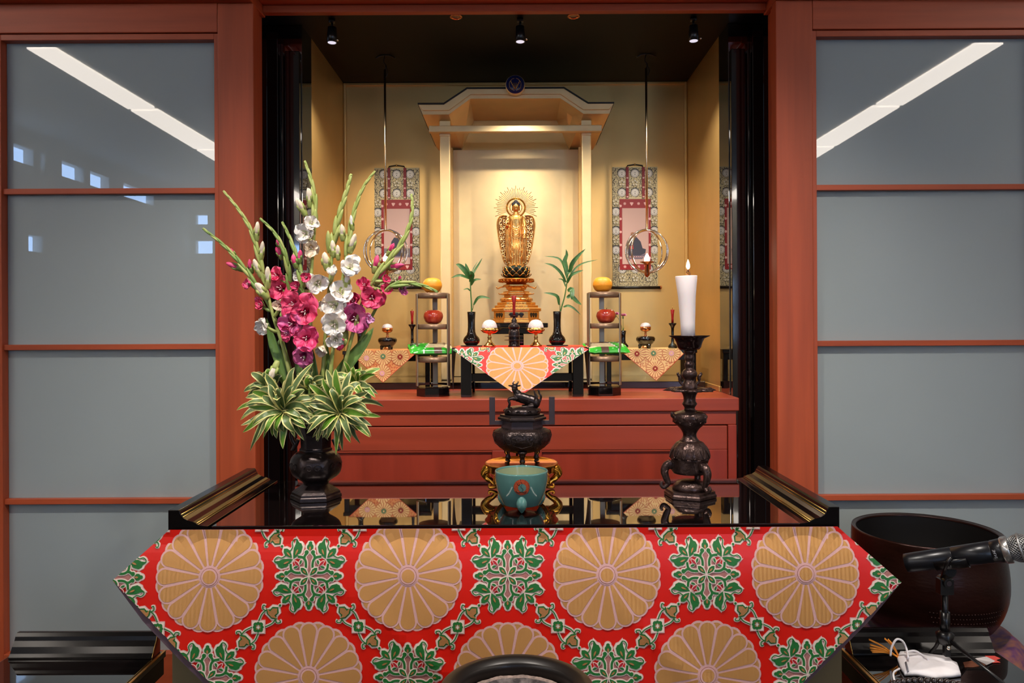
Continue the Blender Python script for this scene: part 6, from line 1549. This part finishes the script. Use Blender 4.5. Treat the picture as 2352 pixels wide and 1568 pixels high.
# ---------------------------------------------------------------- big standing bell on its cushion
BY = 2.03; bxx = X(2124, BY); Q = BY/FP
t = empty('cushion_stand', (bxx, BY, 0), 'round black stand under the purple cushion of the big bronze bell', 'stand')
MB().lathe([(0, 0), (0.19, 0), (0.17, 0.03), (0.15, 0.3), (0.17, 0.47), (0.20, 0.49), (0.20, 0.50), (0, 0.50)], LACQ, n=40).build('body', t)
PURP = mat('purple_brocade', (84, 44, 96), 0.5, var=0.4, vs=(40, 40, 60), rgb2=(150, 96, 70), metal=0.1)
ORNB = mat('orange_brocade', (206, 74, 34), 0.5, var=0.3, vs=(60, 60, 60), rgb2=(226, 130, 60))
BBZ = HC-0.835
t = empty('bell_cushion', (bxx, BY, 0.5045), 'round purple and orange brocade cushion under the big bronze bell', 'cushion')
MB().lathe([(0, 0), (0.20, 0), (0.232, 0.020), (0.238, 0.035)], ORNB, n=64, sub=3, cap1=False, rf=lambda a, z: 1+0.012*math.cos(a*16)).build('orange_band', t)
MB().lathe([(0.238, 0.035), (0.228, 0.062), (0.20, BBZ-0.5005+0.020), (0.165, BBZ-0.5005+0.010), (0.12, BBZ-0.5005-0.001), (0, BBZ-0.503)], PURP, n=64, sub=3, cap0=False, rf=lambda a, z: 1+0.012*math.cos(a*16)).build('purple_top', t)
t = empty('bell_bowl', (bxx, BY, BBZ+0.002), 'very large dark hammered bronze bowl bell at the right before the glass door', 'bell')
RIN = mat('hammered_dark_bronze', (46, 20, 14), 0.3, metal=0.55, var=0.35, vs=(7, 7, 22), bump=0.25, bs=(60, 60, 140), rvar=0.08)
RINI = mat('bell_inside', (14, 10, 10), 0.6, metal=0.2)
hz = HC-0.555-BBZ-0.002
MB().lathe([(0, 0.002), (0.075, 0.004), (0.128, 0.022), (0.168, 0.068), (0.188, 0.125), (0.190, 0.18), (0.184, 0.23), (0.182, hz), (0.178, hz+0.0025), (0.171, hz+0.001), (0.170, hz-0.003)], RIN, n=96, sub=3, cap1=False).build('body', t)
MB().lathe([(0.1705, hz-0.002), (0.176, 0.18), (0.15, 0.06), (0.08, 0.016), (0, 0.012)], RINI, n=64, cap0=False, sub=2).build('inside', t)
hm = MB(); random.seed(2)
for r_ in range(5):
    for k in range(26-r_*2):
        a = -PI/2-0.45+k*0.042+r_*0.021; z = 0.125-r_*0.012; rr = 0.1885-(0.125-z)*0.18
        hm.ell((rr*math.cos(a), rr*math.sin(a), z), (0.0022, 0.0022, 0.0016), RIN, 6, 4)
hm.build('hammer_marks', t)
# ---------------------------------------------------------------- microphone and its desk stand
MY = 1.60; mx = X(2167, MY)
t = empty('microphone_stand', (mx, MY, DZ+0.0008), 'short black tripod microphone stand on the right hand desk', 'microphone stand')
MB().tube([(0, 0, 0.05), (0, 0, 0.165)], 0.0062, LACQS, 16).tube([(0, 0, 0.068), (0, 0, 0.112)], 0.0095, LACQS, 16).build('pole', t)
MB().lathe([(0, 0.045), (0.013, 0.045), (0.016, 0.056), (0.018, 0.066), (0.010, 0.073), (0, 0.073)], LACQS, n=24).build('hub', t)
for a, L_ in ((-66, 0.15), (112, 0.04), (22, 0.075)):
    dx, dy = math.cos(math.radians(a)), math.sin(math.radians(a))
    ls = 0.62
    if a > 50 and a < 90: L_ = 0.05
    MB().tube([(dx*0.010, dy*0.010, 0.055), (dx*L_*0.55, dy*L_*0.55, 0.030), (dx*L_, dy*L_, 0.0045)], [0.0042, 0.0036, 0.0034], LACQS, 10).ell((dx*L_, dy*L_, 0.004), (0.006, 0.005, 0.004), LACQS, 10, 6).build('leg', t)
MB().box((-0.006, -0.012, 0.022), (0.006, 0.0, 0.052), LACQS).ell((0, -0.014, 0.042), (0.005, 0.003, 0.005), STEEL, 10, 6).build('brace', t, bevel=0.001)
za, zb = at(2167, 1300, MY).z-DZ, 0
jt = MB(); jt.box((-0.014, -0.010, 0.150), (0.014, 0.010, 0.182), LACQS); jt.tube([(0, -0.016, 0.176), (0, 0.016, 0.176)], 0.010, LACQS, 20); jt.tube([(0, -0.0175, 0.176), (0, -0.016, 0.176)], 0.0055, BRONZEF, 16)
jt.build('joint', t, bevel=0.002)
m0 = at(2080, 1293, MY); m1 = at(2315, 1262, 1.50)
ax = (m1-m0).normalized()
p_mid = m0.lerp(m1, 0.45); 
org = Vector((mx, MY, DZ+0.0008))
cl = MB()
pm = p_mid-org
cl.tube([Vector((0, 0, 0.176)), Vector((0.004, -0.002, 0.190)), pm-Vector((0, 0, 0.0275))], [0.010, 0.011, 0.012], LACQS, 12)
_, sa, sb = frame(ax)
side = ax.cross(Vector((0, 0, 1))).normalized(); upv = side.cross(ax).normalized()
R0 = 0.0215
for s in (-1, 1):
    cl.tube([pm+ax*(-0.02)+side*(s*0.010)-upv*R0*1.28, pm+ax*(-0.005)+side*(s*R0*1.27)-upv*0.004, pm+ax*(0.006)+side*(s*R0*1.25)+upv*0.006], 0.0035, LACQS, 8)
arc = []
for i in range(2):
    arc.append([pm+ax*(-0.03+i*0.06)+(side*math.cos(th)+upv*math.sin(th))*(R0+0.003) for th in [PI+PI*j/16 for j in range(17)]]+[pm+ax*(-0.03+i*0.06)+(side*math.cos(th)+upv*math.sin(th))*(R0+0.0006) for th in [2*PI-PI*j/16 for j in range(17)]])
cl.rings(arc, LACQS)
cl.build('clip', t)
t = empty('microphone', p_mid, 'black wireless microphone with a silver mesh head at the right edge', 'microphone')
def along(mb, prof, m, n=36, smooth=True):
    mb.rings([[m0-p_mid+ax*s_+(side*math.cos(2*PI*j/n)+upv*math.sin(2*PI*j/n))*r for j in range(n)] for s_, r in prof], m, smooth); return mb
Lm = (m1-m0).length
MICB = mat('microphone_black', (26, 26, 30), 0.3, metal=0.3)
mb = MB(); along(mb, [(0, 0.0175), (0.001, 0.0188), (0.012, 0.0195), (0.09, 0.0205), (0.0905, 0.0198), (0.092, 0.0198), (0.0925, 0.0206), (0.16, 0.0215), (0.1605, 0.0208), (0.162, 0.0208), (0.1625, 0.0218), (Lm-0.012, 0.0232), (Lm-0.006, 0.0225)], MICB)
mb.build('body', t)
MB_ = MB(); along(MB_, [(Lm-0.010, 0.0235), (Lm-0.007, 0.0258), (Lm+0.002, 0.0262), (Lm+0.004, 0.0255)], mat('microphone_silver', (196, 194, 192), 0.25, metal=0.9)); MB_.build('collar', t)
# mesh ball
hd = MB(); cb = m0-p_mid+ax*(Lm+0.022)
MESH = mat('silver_mesh', (176, 176, 176), 0.35, metal=0.85); DARKM = mat('mesh_foam', (60, 60, 62), 0.9)
hd.ell((0, 0, 0), (0.0255, 0.0255, 0.0255), DARKM, 24, 16)
rb = 0.0265
for fam in (1, -1):
    for k in range(26):
        a0 = 2*PI*k/26
        hd.tube([Vector((rb*math.cos(ph)*math.cos(a0+fam*ph*1.15), rb*math.cos(ph)*math.sin(a0+fam*ph*1.15), rb*math.sin(ph))) for ph in [-1.15+2.45*j/14 for j in range(15)]], 0.0007, MESH, 4)
hd.tube([Vector((0.0272*math.cos(2*PI*j/40), 0.0272*math.sin(2*PI*j/40), 0.001)) for j in range(41)], 0.0022, MESH, 8, cap=False)
Rm = Matrix((side, upv, ax)).transposed().to_4x4(); Rm.translation = cb
hd.xf(Rm); hd.build('mesh_head', t)
lt = MB()    # vertical maker's lettering by the collar
for k, g in enumerate(('S', 'H', 'U', 'R', 'E')):
    th = math.radians(200+0*k)
    cen = m0-p_mid+ax*(Lm-0.020)
    for st in {'S': [((1, 1), (0, 1), (0, .5), (1, .5), (1, 0), (0, 0))], 'H': [((0, 0), (0, 1)), ((1, 0), (1, 1)), ((0, .5), (1, .5))], 'U': [((0, 1), (0, 0), (1, 0), (1, 1))], 'R': [((0, 0), (0, 1), (1, 1), (1, .5), (0, .5)), ((.4, .5), (1, 0))], 'E': [((1, 1), (0, 1), (0, 0), (1, 0)), ((0, .5), (.8, .5))]}[g]:
        P = []
        for x_, y_ in st:
            tv = PI+0.2+(k*1.25+x_-3.0)*0.003/0.0232; tv = -PI/2+ (k*1.3+x_-3.2)*0.0028/0.0232 - 0.0
            dirv = side*(1 if side.y < 0 else -1)
            th_ = (k*1.3+x_-3.2)*0.0028/0.0232
            P.append(cen-ax*(y_*0.0042)+(dirv*math.cos(th_)+upv*math.sin(th_))*0.02335)
        lt.tube(P, 0.00035, mat('pale_print', (170, 170, 176), 0.5), 4)
lt.build('lettering', t)
# ---------------------------------------------------------------- things lying on the right desk
MK = mat('white_mask_cloth', (238, 232, 234), 0.8, var=0.03, vs=(60, 60, 60))
mp = at(2136, 1527, 1.60); mp.z = DZ
def onz(u, v, h=0.0):
    """point of the desk top seen at this spot of the frame"""
    p = at(u, v, 1.0); k = (DZ+h-HC)/(p.z-HC); return Vector((p.x*k, k, DZ+h))
o0 = onz(2136, 1527)
t = empty('face_mask', (o0.x, o0.y, DZ+0.001), 'folded white face mask lying on the right hand desk', 'face mask')
ol_ = [(2066, 1501), (2094, 1501), (2150, 1510), (2178, 1513), (2200, 1528), (2207, 1550), (2188, 1553), (2148, 1557), (2106, 1549), (2078, 1549), (2068, 1534), (2060, 1512)]
top_ = [onz(u, v, 0.004)-Vector((o0.x, o0.y, DZ+0.001)) for u, v in ol_]
bot_ = [Vector((p.x, p.y, 0.001)) for p in top_]
cen_ = Vector((0, 0, 0.017))
for p in top_: p.z = 0.010+0.005*math.sin(p.x*60+1)
def maskp(s, th_):
    n = len(top_); x = th_*n; i = int(x) % n; f = x-int(x); e = top_[i].lerp(top_[(i+1) % n], f)
    p = e*s; p.z = 0.008+0.006*(1-s**3)+0.0014*math.sin(p.y*260+p.x*90); 
    if s > 0.97: p.z = 0.006
    return p
m = MB()
R_ = [[maskp(s, j/48) for j in range(48)] for s in (1.0, 0.96, 0.85, 0.7, 0.5, 0.25, 0.02)]
R_ = [[Vector((p.x, p.y, 0.0008)) for p in R_[0]]]+R_
m.rings(R_, MK); m.build('body', t)
mt = [onz(u, v, 0.016)-Vector((o0.x, o0.y, DZ+0.001)) for u, v in ((2080, 1518), (2086, 1540))]
for p in mt: p.z = 0.0130
MB().tube([mt[0], mt[1]], 0.0023, mat('grey_nose_clip', (120, 120, 130), 0.5), 8, flat=0.4).build('nose_strip', t)
base = Vector((o0.x, o0.y, DZ+0.001))
def lp(pts, h): return cr([(onz(u, v, hh) if v > 1511 else at(u, v, 1.612))-base for (u, v), hh in zip(pts, h)], 6)
MB().tube(lp([(2086, 1512), (2082, 1490), (2073, 1472), (2059, 1468), (2048, 1486), (2045, 1506)], (.02, .022, .024, .020, .010, .004)), 0.0022, MK, 8, flat=1).build('ear_loop', t)
MB().tube(lp([(2132, 1514), (2116, 1502), (2100, 1494), (2078, 1497)], (.018, .012, .008, .012)), 0.0020, MK, 8).tube(lp([(2066, 1535), (2052, 1546), (2058, 1575)], (.006, .004, .003)), 0.0020, MK, 8).build('ear_loop', t)
ORR = mat('orange_band', (255, 158, 48), 0.6)
def pz(u, v):
    return onz(u, v) if v > 1514 else at(u, v, 1.612)
c0 = onz(2055, 1503)
t = empty('orange_band_bundle', (c0.x, c0.y, DZ+0.001), 'bundle of thin orange bands left of the white mask', 'band')
for k, (u, v, h_) in enumerate(((1996, 1468, .016), (1998, 1480, .012), (1998, 1487, .010), (2000, 1493, .007), (2003, 1497, .004), (2032, 1466, .018), (2040, 1468, .016))):
    e = at(u, v, 1.61)-Vector((c0.x, c0.y, DZ+0.001))
    s0 = onz(2064, 1518-k*0.3, 0.0)-Vector((c0.x, c0.y, DZ+0.001)); s0.z = 0.006+k*0.0006
    mid = s0.lerp(e, 0.5); mid.z += 0.004
    MB().tube(cr([s0, mid, e], 6), [0.0021]*13, ORR, 6, flat=0.45).build('band', t)
def card(name, lab, quad, m, h, cat='card'):
    c = onz(*quad[0]); P = [onz(u, v, h)-Vector((c.x, c.y, DZ+h)) for u, v in quad]
    mb = MB(); n = len(P); mb.add(P+[p+Vector((0, 0, 0.0006)) for p in P], [tuple(range(n)), tuple(range(2*n-1, n-1, -1))]+[(i, (i+1) % n, (i+1) % n+n, i+n) for i in range(n)], m)
    tag(mb.build(name, loc=(c.x, c.y, DZ+h), local=True), lab, cat)
card('brown_card', 'brown card under the white card behind the mask', [(2212, 1521), (2248, 1514), (2268, 1527), (2236, 1532), (2216, 1532)], mat('brown_paper', (140, 82, 56), 0.6), 0.0006)
card('white_card', 'small white card on top of the red one on the right desk', [(2238, 1512), (2266, 1508), (2286, 1518), (2266, 1527)], mat('white_paper', (214, 206, 204), 0.6), 0.0022)
card('red_card', 'small coral red card beside the white card on the right desk', [(2262, 1506), (2284, 1506), (2298, 1512), (2288, 1516), (2298, 1521), (2280, 1522)], mat('coral_paper', (226, 84, 74), 0.6), 0.0014)
# prayer beads
BEAD = mat('smoky_bead', (40, 30, 28), 0.12, spec=0.7, coat=0.5)
cB = onz(2140, 1592)
t = empty('prayer_beads', (cB.x, cB.y, DZ+0.0005), 'ring of dark prayer beads at the bottom edge before the white mask', 'prayer beads')
for k in range(40):
    a = 2*PI*k/40
    p = Vector((0.082*math.cos(a), 0.040*math.sin(a), 0.0062))
    MB().ell(p, (0.0061, 0.0061, 0.0061), BEAD, 14, 8).build('bead', t)
MB().tube([(0.082*math.cos(2*PI*k/40), 0.040*math.sin(2*PI*k/40), 0.0062) for k in range(41)], 0.0009, WICK, 5).build('cord', t)
# ---------------------------------------------------------------- ash bowl on its low table, close to the lens
AYc = 1.08; axx = X(1183, AYc); rz = HC-0.514; rA = 0.1105
t = empty('incense_table', (axx, AYc, 0), 'small low red-brown table under the black ash bowl, below the frame', 'table')
zt_ = rz-0.13
MB().box((-0.24, -0.15, zt_-0.02), (0.24, 0.15, zt_), WOODC).build('top', t, bevel=0.003)
for sx in (-1, 1):
    for sy in (-1, 1): MB().box((sx*0.2-0.02, sy*0.12-0.02, 0), (sx*0.2+0.02, sy*0.12+0.02, zt_-0.0202), WOODCV).build('leg', t, bevel=0.003)
t = empty('ash_bowl', (axx, AYc, zt_+0.0006), 'round black incense bowl of grey ash at the bottom middle of the frame', 'bowl')
BB = mat('matt_black_metal', (26, 21, 19), 0.34, metal=0.3)
H_ = 0.13
MB().lathe([(0, 0), (0.06, 0), (0.065, 0.01), (0.088, 0.03), (0.100, 0.07), (0.101, H_-0.015), (rA-0.001, H_-0.008), (rA, H_-0.003), (rA-0.003, H_), (rA-0.012, H_+0.0006), (rA-0.022, H_-0.004), (rA-0.026, H_-0.012), (0.084, H_-0.05), (0, H_-0.055)], BB, n=96, sub=2).build('body', t)
ASH = mat('grey_ash', (150, 128, 118), 0.95, var=0.3, vs=(120, 120, 120), bump=0.8, bs=(200, 200, 200), rgb2=(108, 94, 88))
ASHD = mat('dark_ash', (50, 44, 44), 0.95, var=0.5, vs=(90, 90, 90), rgb2=(110, 100, 98), bump=1.0, bs=(260, 260, 260))
a_ = MB()
import mathutils
def ashz(x, y): return H_-0.030+0.010*math.exp(-((x*x+y*y)**0.5-0.078)**2/0.00006)+0.016*math.exp(-(x*x+(y)**2)/0.0022)+0.0015*mathutils.noise.noise(Vector((x*60, y*60, 0)))+0.0008*mathutils.noise.noise(Vector((x*220, y*220, 3)))
rr_ = [0.0845*k/40 for k in range(1, 41)]
a_.rings([[(r*math.cos(2*PI*j/160), r*math.sin(2*PI*j/160), ashz(r*math.cos(2*PI*j/160), r*math.sin(2*PI*j/160))) for j in range(160)] for r in rr_[::-1]], ASH, True, False, True)
for i, f in enumerate(a_.f):
    if len(f) == 4:
        c = sum((a_.v[k] for k in f), Vector())/4; r = math.hypot(c.x, c.y)
        if 0.050 < r < 0.074: a_.m[i] = a_.mi(ASHD)
ao = a_.build('ash', loc=(axx, AYc, zt_+0.0006), local=True, fixn=False); tag(ao, 'rough grey and black incense ash filling the black bowl', 'ash', kind='stuff')
